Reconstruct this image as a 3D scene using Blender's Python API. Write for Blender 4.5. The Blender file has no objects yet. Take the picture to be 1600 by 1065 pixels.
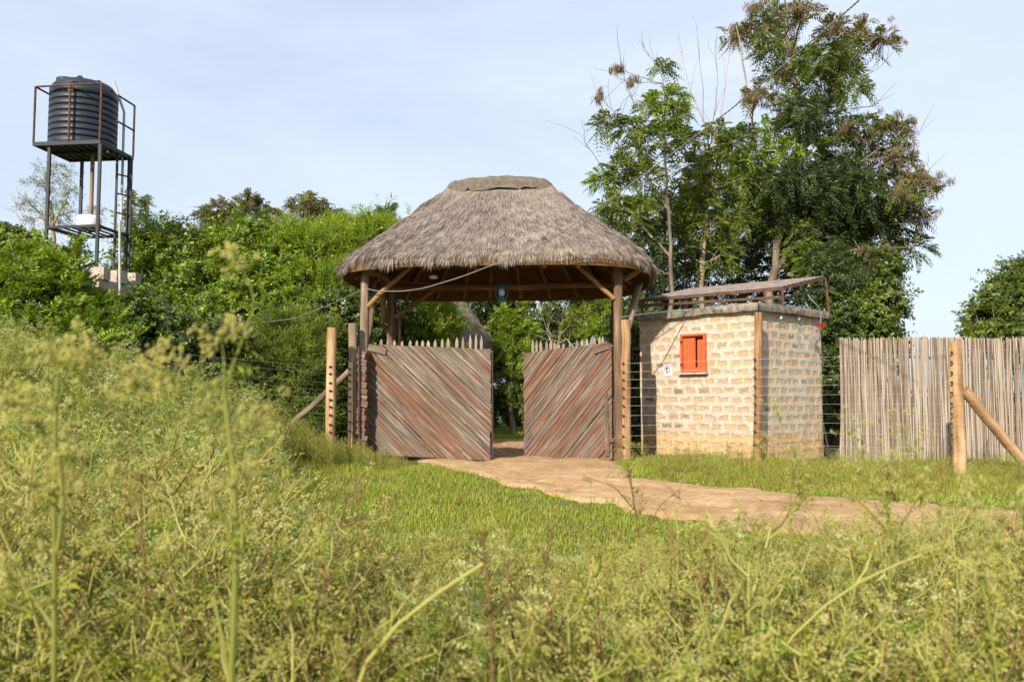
import bpy, math, random
import numpy as np
from mathutils import Vector, Matrix
RAD = math.radians
scene = bpy.context.scene
col = scene.collection
# ------------------------------------------------------------------ camera
F = 1300.0
PITCH = math.atan(85 / 1300.0)
CAMZ = 1.0
cam = bpy.data.cameras.new('camera')
camo = bpy.data.objects.new('camera', cam)
col.objects.link(camo)
camo.location = (0, 0, CAMZ)
camo.rotation_euler = (math.pi / 2 + PITCH, 0, 0)
cam.sensor_width = 36.0
cam.lens = 36.0 * F / 1600.0
cam.clip_start = 0.05
cam.clip_end = 3000
cam.dof.use_dof = True
cam.dof.focus_distance = 13.0
cam.dof.aperture_fstop = 3.4
scene.camera = camo
# ------------------------------------------------------------------ light
SUN_EL, SUN_AZ = 31.0, math.atan2(-0.435, -0.90)     # azimuth towards the sun, from +Y clockwise
sd = Vector((math.sin(SUN_AZ) * math.cos(RAD(SUN_EL)), math.cos(SUN_AZ) * math.cos(RAD(SUN_EL)), math.sin(RAD(SUN_EL))))
sun = bpy.data.lights.new('sun', 'SUN')
sun.energy = 5.0
sun.angle = RAD(0.6)
sun.color = (1.0, 0.92, 0.78)
suno = bpy.data.objects.new('sun', sun)
col.objects.link(suno)
suno.rotation_euler = sd.to_track_quat('Z', 'Y').to_euler()
world = bpy.data.worlds.new('World')
scene.world = world
world.use_nodes = True
wt = world.node_tree
wt.nodes.clear()
wo = wt.nodes.new('ShaderNodeOutputWorld')
bg = wt.nodes.new('ShaderNodeBackground')
sky = wt.nodes.new('ShaderNodeTexSky')
sky.sky_type = 'NISHITA'
sky.sun_disc = False
sky.sun_elevation = RAD(SUN_EL)
sky.sun_rotation = SUN_AZ % (2 * math.pi)
sky.air_density = 1.0
sky.dust_density = 2.0
sky.ozone_density = 1.0
wtc = wt.nodes.new('ShaderNodeTexCoord')
wmap = wt.nodes.new('ShaderNodeMapping')
wmap.inputs['Scale'].default_value = (1.0, 1.0, 3.0)
wmap.inputs['Rotation'].default_value = (0.2, 0.35, 0.3)
wn = wt.nodes.new('ShaderNodeTexNoise')
wn.inputs['Scale'].default_value = 1.5
wn.inputs['Detail'].default_value = 7
wn.inputs['Roughness'].default_value = 0.55
wn.inputs['Distortion'].default_value = 0.4
wr = wt.nodes.new('ShaderNodeMapRange')
wr.inputs['From Min'].default_value = 0.30
wr.inputs['From Max'].default_value = 0.75
wr.inputs['To Min'].default_value = 0.48
wr.inputs['To Max'].default_value = 0.92
wm = wt.nodes.new('ShaderNodeMix')
wm.data_type = 'RGBA'
wm.inputs[7].default_value = (5.25, 5.85, 6.95, 1)      # thin high cloud and haze
wt.links.new(wtc.outputs['Generated'], wmap.inputs['Vector'])
wt.links.new(wmap.outputs[0], wn.inputs['Vector'])
wt.links.new(wn.outputs['Fac'], wr.inputs['Value'])
wt.links.new(wr.outputs[0], wm.inputs[0])
wt.links.new(sky.outputs[0], wm.inputs[6])
wt.links.new(wm.outputs[2], bg.inputs['Color'])
wt.links.new(bg.outputs[0], wo.inputs[0])
bg.inputs['Strength'].default_value = 0.115
scene.view_settings.view_transform = 'Standard'
scene.view_settings.look = 'None'
scene.view_settings.gamma = 1.0
scene.view_settings.exposure = 0.55
scene.view_settings.use_curve_mapping = False
scene.cycles.max_bounces = 6
scene.cycles.diffuse_bounces = 3
scene.cycles.transmission_bounces = 4
scene.cycles.transparent_max_bounces = 6
scene.cycles.use_denoising = True

# ------------------------------------------------------------------ maths helpers
cP, sP = math.cos(PITCH), math.sin(PITCH)
def P(px, py, d):
    """world point seen at photo pixel (px,py) standing d metres in front of the camera"""
    x = (px - 800) / F; y = (532.5 - py) / F
    wy = cP - y * sP; wz = sP + y * cP
    return np.array([x / wy * d, d, CAMZ + wz / wy * d])
def sstep(a, b, x):
    t = np.clip((np.asarray(x, float) - a) / (b - a), 0, 1)
    return t * t * (3 - 2 * t)
_sr = np.random.RandomState(5)
_SK = _sr.normal(size=(60, 3)); _SPH = _sr.uniform(0, 6.28, 60)
def sn(p, f=1.0, seed=0, n=7):
    p = np.asarray(p, float)
    out = np.zeros(p.shape[:-1])
    for i in range(n):
        j = (i + seed * 7) % 60
        out += np.sin((p @ _SK[j]) * f * (1 + .23 * i) + _SPH[j])
    return out / math.sqrt(n) * 0.7
def g(x, y):
    x = np.asarray(x, float); y = np.asarray(y, float)
    z = -0.55 * (1 - sstep(3.5, 12.0, y))
    z = z + 0.95 * sstep(-2.4, -7.5, x) * sstep(3.5, 9.5, y) * (1 - 0.3 * sstep(14, 22, y))
    z = z - 0.06 * sstep(2.0, 6.0, x)
    z = z + 0.035 * np.sin(x * 1.3 + .6) * np.cos(y * 1.1 + x * .4) * sstep(1, 3, y)
    z = z + 0.012 * np.sin(x * 4.1 + y * 2.3) * np.cos(y * 3.7 - x)
    return z
def G(px, py):
    d = 8.0
    for _ in range(60):
        p = P(px, py, d)
        h = float(g(p[0], p[1]))
        slope = (p[2] - CAMZ) / d
        if slope > -0.004: return p
        d = 0.5 * d + 0.5 * min(60, (h - CAMZ) / slope)
    return P(px, py, d)
def nrm(v):
    v = np.asarray(v, float)
    return v / np.maximum(np.linalg.norm(v, axis=-1, keepdims=True), 1e-9)

# ------------------------------------------------------------------ mesh builder
class MB:
    def __init__(s):
        s.v = []; s.q = []; s.t = []; s.n = 0
    def add(s, V, Fc, mat=0, uv=None, smooth=False):
        V = np.asarray(V, float).reshape(-1, 3); Fc = np.asarray(Fc, int)
        if len(Fc) == 0: return
        k = Fc.shape[1]
        if uv is None: uv = np.zeros((len(Fc), k, 2))
        m = np.full(len(Fc), mat, int) if np.isscalar(mat) else np.asarray(mat, int)
        (s.q if k == 4 else s.t).append((Fc + s.n, m, np.asarray(uv, float), np.full(len(Fc), smooth, bool)))
        s.v.append(V); s.n += len(V)
    def arrays(s):
        """single quad/tri set for templates"""
        return np.concatenate(s.v), s.q, s.t
    def mesh(s, name, mats, off=(0, 0, 0)):
        V = np.concatenate(s.v) - np.asarray(off)
        me = bpy.data.meshes.new(name)
        parts = [np.concatenate([a[i] for a in s.q]) if s.q else None for i in range(4)]
        partt = [np.concatenate([a[i] for a in s.t]) if s.t else None for i in range(4)]
        nq = len(parts[0]) if s.q else 0; nt = len(partt[0]) if s.t else 0
        li = np.concatenate([parts[0].ravel() if nq else np.zeros(0, int), partt[0].ravel() if nt else np.zeros(0, int)])
        me.vertices.add(len(V)); me.vertices.foreach_set('co', V.astype(np.float32).ravel())
        me.loops.add(len(li)); me.loops.foreach_set('vertex_index', li.astype(np.int32))
        me.polygons.add(nq + nt)
        ls = np.concatenate([np.arange(nq) * 4, nq * 4 + np.arange(nt) * 3])
        me.polygons.foreach_set('loop_start', ls.astype(np.int32))
        mi = np.concatenate([x[1] for x in (parts, partt) if x[0] is not None])
        sm = np.concatenate([x[3] for x in (parts, partt) if x[0] is not None])
        uv = np.concatenate([x[2].reshape(-1, 2) for x in (parts, partt) if x[0] is not None])
        me.polygons.foreach_set('material_index', mi.astype(np.int32))
        me.polygons.foreach_set('use_smooth', sm)
        l = me.uv_layers.new(name='UVMap')
        l.data.foreach_set('uv', uv.astype(np.float32).ravel())
        for m in (mats if isinstance(mats, (list, tuple)) else [mats]): me.materials.append(m)
        me.update(calc_edges=True)
        return me
    def build(s, name, mats, parent=None, loc=None):
        off = np.array(parent.matrix_world.translation if False else parent['_o']) if parent is not None else np.array(loc if loc is not None else (0, 0, 0))
        me = s.mesh(name, mats, off)
        o = bpy.data.objects.new(name, me)
        col.objects.link(o)
        if parent is not None:
            o.parent = parent
            o['_o'] = list(parent['_o'])
        else:
            o.location = off; o['_o'] = [float(a) for a in off]
        return o
    # ---- shapes
    def tube(s, pts, rad, n=6, mat=0, cap=True, smooth=True, rough=0.0, rng=None):
        pts = np.asarray(pts, float); k = len(pts)
        rad = np.full(k, rad, float) if np.isscalar(rad) else np.asarray(rad, float)
        T = np.gradient(pts, axis=0); T = nrm(T)
        ref = np.array([0, 0, 1.]) if abs(T[0][2]) < .9 else np.array([1., 0, 0])
        a = nrm(np.cross(T[0], ref)); A = []
        for i in range(k):
            a = a - T[i] * np.dot(a, T[i]); a = a / max(1e-9, np.linalg.norm(a)); A.append(a)
        A = np.array(A); B = np.cross(T, A)
        th = np.arange(n) / n * 2 * math.pi
        rr = rad[:, None] * np.ones((k, n))
        if rough and rng is not None: rr = rr * (1 + rng.normal(0, rough, (k, n)))
        V = pts[:, None, :] + rr[..., None] * (np.cos(th)[None, :, None] * A[:, None, :] + np.sin(th)[None, :, None] * B[:, None, :])
        L = np.concatenate([[0], np.cumsum(np.linalg.norm(np.diff(pts, axis=0), axis=1))])
        i, j = np.meshgrid(np.arange(k - 1), np.arange(n), indexing='ij'); i = i.ravel(); j = j.ravel(); j2 = (j + 1) % n
        Fc = np.stack([i * n + j, i * n + j2, (i + 1) * n + j2, (i + 1) * n + j], 1)
        r0 = float(np.mean(rad)) * 2 * math.pi / n
        u0 = float(pts[0].sum() * 3.7 % 10)
        uv = np.stack([np.stack([u0 + j * r0, L[i]], 1), np.stack([u0 + (j + 1) * r0, L[i]], 1), np.stack([u0 + (j + 1) * r0, L[i + 1]], 1), np.stack([u0 + j * r0, L[i + 1]], 1)], 1)
        s.add(V.reshape(-1, 3), Fc, mat, uv, smooth)
        if cap and n > 2:
            for e, ring in ((0, V[0]), (k - 1, V[-1])):
                c = pts[e]; VV = np.vstack([ring, c[None]])
                jj = np.arange(n); f = np.stack([jj, (jj + 1) % n, np.full(n, n)], 1)
                if e == 0: f = f[:, ::-1]
                cu = np.stack([(VV[f] - c) @ A[e], (VV[f] - c) @ B[e]], -1) + u0
                s.add(VV, f, mat, cu, False)
    def beam(s, p0, p1, w, h, up=(0, 0, 1), mat=0, ext=0):
        """box from p0 to p1, w across, h along up"""
        p0 = np.asarray(p0, float); p1 = np.asarray(p1, float)
        d = nrm(p1 - p0); up = np.asarray(up, float)
        if abs(np.dot(d, up)) > .98: up = np.array([0, 1., 0])
        a = nrm(np.cross(d, up)); b = np.cross(a, d)
        L = np.linalg.norm(p1 - p0)
        s.obox(p0 + d * L / 2, (a, d, b), (w, L, h), mat)
    def obox(s, c, axes, size, mat=0, uo=None):
        c = np.asarray(c, float); ax = [np.asarray(a, float) for a in axes]; hx = np.asarray(size, float) / 2
        u0 = float(c.sum() * 2.3 % 7) if uo is None else uo
        for k in range(3):
            o1, o2 = (k + 1) % 3, (k + 2) % 3
            if o2 == 1: o1, o2 = o2, o1
            elif o1 != 1 and o2 != 1: pass
            for sg in (-1, 1):
                q = []; uv = []
                for (a, b) in ((-1, -1), (1, -1), (1, 1), (-1, 1)):
                    q.append(c + ax[k] * hx[k] * sg + ax[o1] * hx[o1] * a + ax[o2] * hx[o2] * b)
                    uv.append((u0 + b * hx[o2], a * hx[o1]) if o1 == 1 else (u0 + a * hx[o1], b * hx[o2]))
                nn = np.cross(q[1] - q[0], q[2] - q[1])
                idx = [0, 1, 2, 3] if np.dot(nn, ax[k] * sg) > 0 else [0, 3, 2, 1]
                s.add(q, [idx], mat, np.array([uv])[:, idx])
    def lathe(s, c, prof, n=24, mat=0, axis=(0, 0, 1), smooth=True):
        pr = np.asarray(prof, float); th = np.arange(n) / n * 2 * math.pi
        c = np.asarray(c, float); ax = nrm(np.asarray(axis, float))
        ref = np.array([1., 0, 0]) if abs(ax[0]) < .9 else np.array([0, 1., 0])
        a = nrm(np.cross(ax, ref)); b = np.cross(ax, a)
        V = c + pr[:, None, 1, None] * ax + pr[:, None, 0, None] * (np.cos(th)[None, :, None] * a + np.sin(th)[None, :, None] * b)
        k = len(pr); i, j = np.meshgrid(np.arange(k - 1), np.arange(n), indexing='ij'); i = i.ravel(); j = j.ravel(); j2 = (j + 1) % n
        s.add(V.reshape(-1, 3), np.stack([i * n + j, i * n + j2, (i + 1) * n + j2, (i + 1) * n + j], 1), mat, None, smooth)
    def grid(s, V, mat=0, uv=None, smooth=True, flip=False):
        """V (a,b,3)"""
        a, b = V.shape[:2]
        i, j = np.meshgrid(np.arange(a - 1), np.arange(b - 1), indexing='ij'); i = i.ravel(); j = j.ravel()
        Fc = np.stack([i * b + j, i * b + j + 1, (i + 1) * b + j + 1, (i + 1) * b + j], 1)
        if flip: Fc = Fc[:, ::-1]
        u = None
        if uv is not None: u = uv.reshape(-1, 2)[Fc]
        s.add(V.reshape(-1, 3), Fc, mat, u, smooth)
    def leaves(s, Pp, D, N, L, W, mat=0, fold=0.18, mid=0.45):
        Pp = np.asarray(Pp).reshape(-1, 3); D = nrm(np.asarray(D).reshape(-1, 3)); N = np.asarray(N).reshape(-1, 3)
        S = nrm(np.cross(D, N)); N = np.cross(S, D)
        n = len(Pp); L = np.broadcast_to(np.asarray(L, float).ravel() if not np.isscalar(L) else L, (n,))[:, None]; W = np.broadcast_to(np.asarray(W, float).ravel() if not np.isscalar(W) else W, (n,))[:, None]
        M = Pp + D * L * mid + N * fold * W
        V = np.stack([Pp, M + S * W / 2, Pp + D * L - N * L * .06, M - S * W / 2], 1).reshape(-1, 3)
        Fc = np.arange(n * 4).reshape(n, 4)
        s.add(V, Fc, mat)
    def heads(s, C, r, mat=0, rng=None):
        """small flower heads: three crossed quads each"""
        C = np.asarray(C).reshape(-1, 3); n = len(C); r = np.broadcast_to(r, (n,))[:, None]
        for a, b in (((1, 0, .2), (0, 1, -.2)), ((.3, 0, 1), (0, 1, .2))):
            a = np.array(a, float); b = np.array(b, float)
            V = np.stack([C + a * r, C + b * r, C - a * r, C - b * r], 1).reshape(-1, 3)
            s.add(V, np.arange(n * 4).reshape(n, 4), mat)
    def stamp(s, tpl, pos, yaw, sc, tilt=None, matmap=None):
        """replicate template (V,q,t) at many places"""
        V, q, t = tpl; n = len(pos); c, sn_ = np.cos(yaw), np.sin(yaw)
        X = V[None, :, 0] * sc[:, None]; Y = V[None, :, 1] * sc[:, None]; Z = V[None, :, 2] * sc[:, None]
        W = np.stack([X * c[:, None] - Y * sn_[:, None], X * sn_[:, None] + Y * c[:, None], Z], -1)
        if tilt is not None: W[..., 0] += Z * tilt[:, 0:1]; W[..., 1] += Z * tilt[:, 1:2]
        W = W + pos[:, None, :]
        nv = len(V); base = s.n; s.v.append(W.reshape(-1, 3)); s.n += n * nv
        for lst, out in ((q, s.q), (t, s.t)):
            for Fc, m, uv, smo in lst:
                k = len(Fc)
                FF = (Fc[None] + (np.arange(n) * nv)[:, None, None] + base).reshape(-1, Fc.shape[1])
                mm = np.broadcast_to(m if matmap is None else np.asarray(matmap)[m], (n, k)).ravel()
                out.append((FF, mm, np.broadcast_to(uv, (n,) + uv.shape).reshape(-1, Fc.shape[1], 2), np.broadcast_to(smo, (n, k)).ravel()))

def tag(o, label=None, cat=None, group=None, kind=None):
    if label: o['label'] = label
    if cat: o['category'] = cat
    if group: o['group'] = group
    if kind: o['kind'] = kind
    return o
def thing(name, label, cat, loc, group=None):
    o = bpy.data.objects.new(name, None); col.objects.link(o)
    o.location = [float(a) for a in loc]; o['_o'] = [float(a) for a in loc]
    o.empty_display_size = 0.1
    return tag(o, label, cat, group)

# ------------------------------------------------------------------ materials
class NT:
    def __init__(s, name):
        s.m = bpy.data.materials.new(name); s.m.use_nodes = True; s.t = s.m.node_tree; s.t.nodes.clear()
        s.out = s.t.nodes.new('ShaderNodeOutputMaterial')
    def n(s, typ, props=None, **inp):
        nd = s.t.nodes.new(typ)
        for k, v in (props or {}).items(): setattr(nd, k, v)
        for k, v in inp.items(): s.set(nd, k.replace('_', ' '), v)
        return nd
    def set(s, nd, k, v):
        sock = nd.inputs[int(k) if k.isdigit() else k] if not isinstance(k, int) else nd.inputs[k]
        if hasattr(v, 'is_output') or isinstance(v, bpy.types.NodeSocket): s.t.links.new(v, sock)
        elif isinstance(v, bpy.types.Node): s.t.links.new(v.outputs[0], sock)
        else:
            if isinstance(v, (tuple, list)) and len(v) == 3 and sock.type == 'RGBA': v = (*v, 1)
            sock.default_value = v
    def ramp(s, fac, stops, interp='LINEAR'):
        nd = s.t.nodes.new('ShaderNodeValToRGB'); s.t.links.new(fac, nd.inputs[0])
        cr = nd.color_ramp; cr.interpolation = interp
        while len(cr.elements) < len(stops): cr.elements.new(0.5)
        for e, (p, c) in zip(cr.elements, stops):
            e.position = p; e.color = (*c, 1) if len(c) == 3 else c
        return nd.outputs[0]
    def mix(s, fac, a, b, mode='MIX'):
        nd = s.t.nodes.new('ShaderNodeMix'); nd.data_type = 'RGBA'; nd.blend_type = mode
        s.set(nd, 0, fac); s.set(nd, 6, a); s.set(nd, 7, b)
        return nd.outputs[2]
    def math(s, op, a, b=0.0):
        nd = s.t.nodes.new('ShaderNodeMath'); nd.operation = op
        s.set(nd, 0, a); s.set(nd, 1, b)
        return nd.outputs[0]
    def noise(s, vec, scale, detail=4, rough=.55, dist=0.0):
        nd = s.n('ShaderNodeTexNoise', None, Scale=scale, Detail=detail, Roughness=rough, Distortion=dist)
        if vec is not None: s.t.links.new(vec, nd.inputs['Vector'])
        return nd.outputs['Fac']
    def mapping(s, vec, scale=(1, 1, 1), loc=(0, 0, 0)):
        nd = s.t.nodes.new('ShaderNodeMapping'); s.t.links.new(vec, nd.inputs['Vector'])
        nd.inputs['Scale'].default_value = scale; nd.inputs['Location'].default_value = loc
        return nd.outputs[0]
    def tc(s, which='Object'):
        return s.n('ShaderNodeTexCoord').outputs[which]
    def island(s):
        return s.n('ShaderNodeNewGeometry').outputs['Random Per Island']
    def bump(s, h, strength=.4, dist=.01):
        nd = s.n('ShaderNodeBump'); nd.inputs['Strength'].default_value = strength; nd.inputs['Distance'].default_value = dist
        s.t.links.new(h, nd.inputs['Height']); return nd.outputs[0]
    def finish(s, color, rough=.8, spec=.3, bump=None, metal=0.0, transl=0.0, tcol=None):
        p = s.n('ShaderNodeBsdfPrincipled')
        s.set(p, 'Base Color', color); s.set(p, 'Roughness', rough); s.set(p, 'Specular IOR Level', spec); s.set(p, 'Metallic', metal)
        if bump is not None: s.t.links.new(bump, p.inputs['Normal'])
        sh = p.outputs[0]
        if transl:
            tr = s.n('ShaderNodeBsdfTranslucent'); s.set(tr, 'Color', tcol if tcol is not None else color)
            mx = s.n('ShaderNodeMixShader'); mx.inputs[0].default_value = transl
            s.t.links.new(sh, mx.inputs[1]); s.t.links.new(tr.outputs[0], mx.inputs[2]); sh = mx.outputs[0]
        s.t.links.new(sh, s.out.inputs[0])
        return s.m
def leafmat(name, cols, transl=.35, rough=.5, spec=.35, nscale=1.2, tint=(1.5, 1.35, .5)):
    """cols: dark .. light leaf colours; leaf-to-leaf and clump-to-clump variation"""
    t = NT(name)
    r = t.island(); nz = t.noise(t.tc('Object'), nscale, 3)
    f = t.math('ADD', t.math('MULTIPLY', r, .55), t.math('MULTIPLY', nz, .6))
    f = t.math('SUBTRACT', f, .08)
    c = t.ramp(f, [(i / (len(cols) - 1), cc) for i, cc in enumerate(cols)])
    tc_ = t.mix(1.0, c, tuple(tint), 'MULTIPLY')
    return t.finish(c, rough, spec, None, 0, transl, tc_)
def woodmat(name, c0, c1, c2, rough=.85, grain=(38, 2.2), crack=.5, island=.5):
    """uv in metres, v along the grain"""
    t = NT(name)
    uv = t.tc('UV'); r = t.island()
    sh = t.n('ShaderNodeCombineXYZ', None, X=t.math('MULTIPLY', r, 31.0), Y=t.math('MULTIPLY', r, 17.0), Z=0.0)
    va = t.n('ShaderNodeVectorMath', {'operation': 'ADD'}); t.set(va, 0, uv); t.set(va, 1, sh.outputs[0])
    v = va.outputs[0]
    n1 = t.noise(t.mapping(v, (grain[0], grain[1], 1)), 1.0, 6, .65, .6)
    n2 = t.noise(t.mapping(v, (grain[0] * 3.2, grain[1] * 1.1, 1)), 1.0, 4, .6)
    n3 = t.noise(t.mapping(v, (5, 1.3, 1)), 1.0, 3)
    f = t.math('ADD', t.math('MULTIPLY', n1, .5), t.math('MULTIPLY', n3, .5))
    f = t.math('ADD', f, t.math('MULTIPLY', t.math('SUBTRACT', r, .5), island))
    c = t.ramp(f, [(.35, c0), (.5, c1), (.65, c2)])
    ck = t.ramp(n2, [(.30, (.25, .22, .2)), (.42, (1, 1, 1))])
    c = t.mix(crack, c, ck, 'MULTIPLY')
    return t.finish(c, rough, .2, t.bump(t.math('ADD', n1, n2), .5, .008))
def plain(name, c, rough=.6, spec=.4, metal=0, var=.25, scale=9, bump=.15):
    t = NT(name)
    n = t.noise(t.tc('Object'), scale, 5, .6)
    c2 = tuple(a * (1 - var) for a in c); c3 = tuple(min(1, a * (1 + var)) for a in c)
    return t.finish(t.ramp(n, [(.3, c2), (.7, c3)]), rough, spec, t.bump(n, bump, .01), metal)

# ground
def ground_mat():
    t = NT('ground_soil'); o = t.tc('Object')
    n1 = t.noise(o, .9, 4); n2 = t.noise(o, 14, 6, .65); n3 = t.noise(o, 60, 3)
    c = t.ramp(n1, [(.35, (.085, .11, .030)), (.6, (.13, .14, .045)), (.75, (.2, .16, .085))])
    c2 = t.ramp(n2, [(.3, (.55, .55, .5)), (.7, (1.25, 1.2, 1.1))])
    c = t.mix(.8, c, c2, 'MULTIPLY')
    return t.finish(c, .95, .1, t.bump(t.math('ADD', n2, n3), .6, .03))
def sand_mat():
    t = NT('sandy_dirt'); o = t.tc('Object')
    n1 = t.noise(o, 1.1, 5, .6); n2 = t.noise(o, 9, 6, .7); n3 = t.noise(o, 70, 4, .7)
    st = t.noise(t.mapping(o, (.8, 3.5, 1)), 2.0, 4)
    c = t.ramp(n1, [(.3, (.38, .235, .122)), (.55, (.49, .325, .178)), (.75, (.55, .39, .235))])
    c = t.mix(.55, c, t.ramp(n2, [(.32, (.55, .52, .5)), (.6, (1.1, 1.08, 1.05))]), 'MULTIPLY')
    c = t.mix(.35, c, t.ramp(st, [(.35, (.6, .58, .55)), (.6, (1.1, 1.1, 1.1))]), 'MULTIPLY')
    return t.finish(c, .95, .1, t.bump(t.math('ADD', n2, t.math('MULTIPLY', n3, .5)), .7, .03))
M = {}
M['ground'] = ground_mat(); M['sand'] = sand_mat()
M['grass'] = leafmat('grass_blade', [(.125, .17, .018), (.235, .305, .035), (.345, .395, .065), (.49, .45, .15)], .4, .5, .25, .8)
M['tallgrass'] = leafmat('tall_grass_blade', [(.15, .16, .02), (.33, .33, .045), (.50, .45, .085), (.52, .39, .13)], .4, .6, .2, .9)
M['stem'] = leafmat('weed_stem', [(.13, .13, .025), (.27, .27, .06), (.40, .38, .11), (.24, .145, .05)], .15, .6, .2, .7)
M['greenleaf'] = leafmat('green_weed_leaf', [(.08, .135, .022), (.17, .26, .04), (.30, .39, .075), (.42, .46, .11)], .4, .6, .2, .6)
M['whitehead'] = leafmat('pale_flower_head', [(.34, .37, .12), (.52, .54, .22), (.68, .69, .38)], .3, .7, .1, 1.5, (1.1, 1.1, .9))
M['nearhead'] = leafmat('pale_yellow_head', [(.50, .46, .15), (.66, .60, .25), (.80, .74, .40)], .5, .7, .1, 1.5, (1.1, 1.1, .9))
M['weedleaf'] = leafmat('weed_leaf', [(.06, .09, .012), (.165, .205, .022), (.32, .345, .042), (.48, .41, .055)], .4, .6, .2, .6)
M['weedflower'] = leafmat('weed_flower_head', [(.21, .19, .045), (.40, .365, .10), (.62, .57, .23)], .3, .7, .1, 1.5, (1.1, 1.1, .9))
M['drystem'] = leafmat('dry_weed_stem', [(.075, .045, .02), (.17, .105, .042), (.31, .21, .085)], .1, .7, .1, .7)
M['dryleaf'] = leafmat('dry_weed_leaf', [(.16, .12, .03), (.28, .21, .06), (.36, .29, .10), (.42, .30, .07)], .4, .7, .1, .7)
M['tallstem'] = leafmat('tall_weed_stem', [(.12, .135, .022), (.20, .21, .04), (.30, .29, .07)], .1, .55, .3, 6.0)
M['darkweed'] = leafmat('dark_weed_leaf', [(.05, .08, .03), (.10, .13, .05), (.17, .20, .075)], .3, .6, .2, .9)
M['bark'] = woodmat('grey_bark', (.10, .075, .05), (.19, .15, .105), (.32, .27, .20), .9, (30, 5), .5, .3)
M['palebark'] = woodmat('pale_bark', (.20, .15, .10), (.33, .26, .18), (.46, .38, .28), .9, (30, 5), .4, .3)
M['lime'] = leafmat('lime_leaf', [(.06, .11, .010), (.14, .225, .018), (.245, .34, .03), (.35, .40, .05)])
M['oleander'] = leafmat('narrow_leaf', [(.06, .11, .012), (.15, .235, .018), (.26, .345, .028), (.38, .42, .05)])
M['vine'] = leafmat('vine_leaf', [(.045, .08, .012), (.11, .175, .018), (.19, .265, .028), (.32, .345, .05)], .35, .4, .45)
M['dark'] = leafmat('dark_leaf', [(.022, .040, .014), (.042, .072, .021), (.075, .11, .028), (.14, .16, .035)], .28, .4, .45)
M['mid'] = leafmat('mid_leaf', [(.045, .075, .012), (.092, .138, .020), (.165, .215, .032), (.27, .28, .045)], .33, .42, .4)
M['yellow'] = leafmat('yellowish_leaf', [(.06, .09, .014), (.13, .17, .02), (.24, .27, .03), (.36, .30, .04)], .4)
M['bamboo'] = leafmat('fine_leaf', [(.05, .085, .012), (.11, .165, .018), (.19, .25, .028), (.27, .31, .04)], .35)
M['pod'] = leafmat('brown_pod', [(.07, .05, .028), (.135, .10, .050), (.20, .15, .075), (.19, .17, .065)], .15, .7, .15, 1.4)
M['yflower'] = leafmat('yellow_petal', [(.75, .60, .03), (.85, .72, .06), (.9, .8, .15)], .3, .5, .2, 2.0, (1.1, 1.1, .8))
# timber
M['post'] = woodmat('brown_post_wood', (.065, .038, .024), (.145, .088, .055), (.26, .175, .115), .88, (24, 1.0), .8, .2)
M['palepost'] = woodmat('pale_post_wood', (.15, .075, .033), (.36, .21, .105), (.54, .38, .22), .85, (20, .9), .75, .3)
M['splitpost'] = woodmat('split_post_wood', (.11, .055, .026), (.25, .135, .066), (.44, .28, .155), .88, (18, .8), .85, .3)
M['greypole'] = woodmat('weathered_pole_wood', (.09, .062, .04), (.19, .137, .09), (.32, .25, .185), .9, (24, 1.0), .8, .3)
M['ochre'] = woodmat('ochre_pole_wood', (.12, .065, .026), (.22, .125, .05), (.32, .20, .085), .85, (26, 1.6), .4, .3)
def plankmat(name, red):
    t = NT(name); uv = t.tc('UV'); r = t.island()
    sh = t.n('ShaderNodeCombineXYZ', None, X=t.math('MULTIPLY', r, 37.0), Y=t.math('MULTIPLY', r, 19.0), Z=0.0)
    va = t.n('ShaderNodeVectorMath', {'operation': 'ADD'}); t.set(va, 0, uv); t.set(va, 1, sh.outputs[0]); v = va.outputs[0]
    n1 = t.noise(t.mapping(v, (34, 1.6, 1)), 1.0, 7, .68, .5)
    n2 = t.noise(t.mapping(v, (7, .9, 1)), 1.0, 5, .6)
    n3 = t.noise(t.mapping(v, (95, 1.5, 1)), 1.0, 3)
    red_c = t.ramp(n1, [(.30, (.060, .032, .021)), (.5, (.150, .078, .049)), (.70, (.27, .165, .112))])
    gry_c = t.ramp(n1, [(.30, (.045, .034, .027)), (.5, (.145, .112, .088)), (.70, (.33, .27, .225))])
    f = t.math('ADD', t.math('MULTIPLY', n2, 1.3), t.math('MULTIPLY', r, .42))
    fr = t.ramp(f, [(red - .10, (0, 0, 0)), (red + .14, (1, 1, 1))])
    c = t.mix(fr, gry_c, red_c)
    c = t.mix(.7, c, t.ramp(n3, [(.30, (.2, .17, .15)), (.43, (1, 1, 1))]), 'MULTIPLY')
    nv = t.n('ShaderNodeTexVoronoi', None, Scale=1.0); t.set(nv, 'Vector', t.mapping(v, (9, 3.2, 1)))
    c = t.mix(.8, c, t.ramp(nv.outputs['Distance'], [(.05, (.2, .15, .12)), (.10, (1, 1, 1))]), 'MULTIPLY')
    return t.finish(c, .85, .2, t.bump(t.math('ADD', n1, n3), .5, .006))
M['plank'] = plankmat('weathered_plank', 1.02)
M['redplank'] = plankmat('reddish_plank', .84)
M['picket'] = woodmat('silver_picket_wood', (.11, .085, .065), (.21, .17, .135), (.36, .31, .265), .85, (40, 2), .4, .5)
M['reed'] = woodmat('dry_reed', (.15, .11, .08), (.285, .225, .175), (.40, .33, .27), .8, (60, 1.4), .4, .42)
M['thatchbase'] = plain('thatch_base', (.19, .155, .13), .95, .05, 0, .4, 16, .6)
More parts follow.
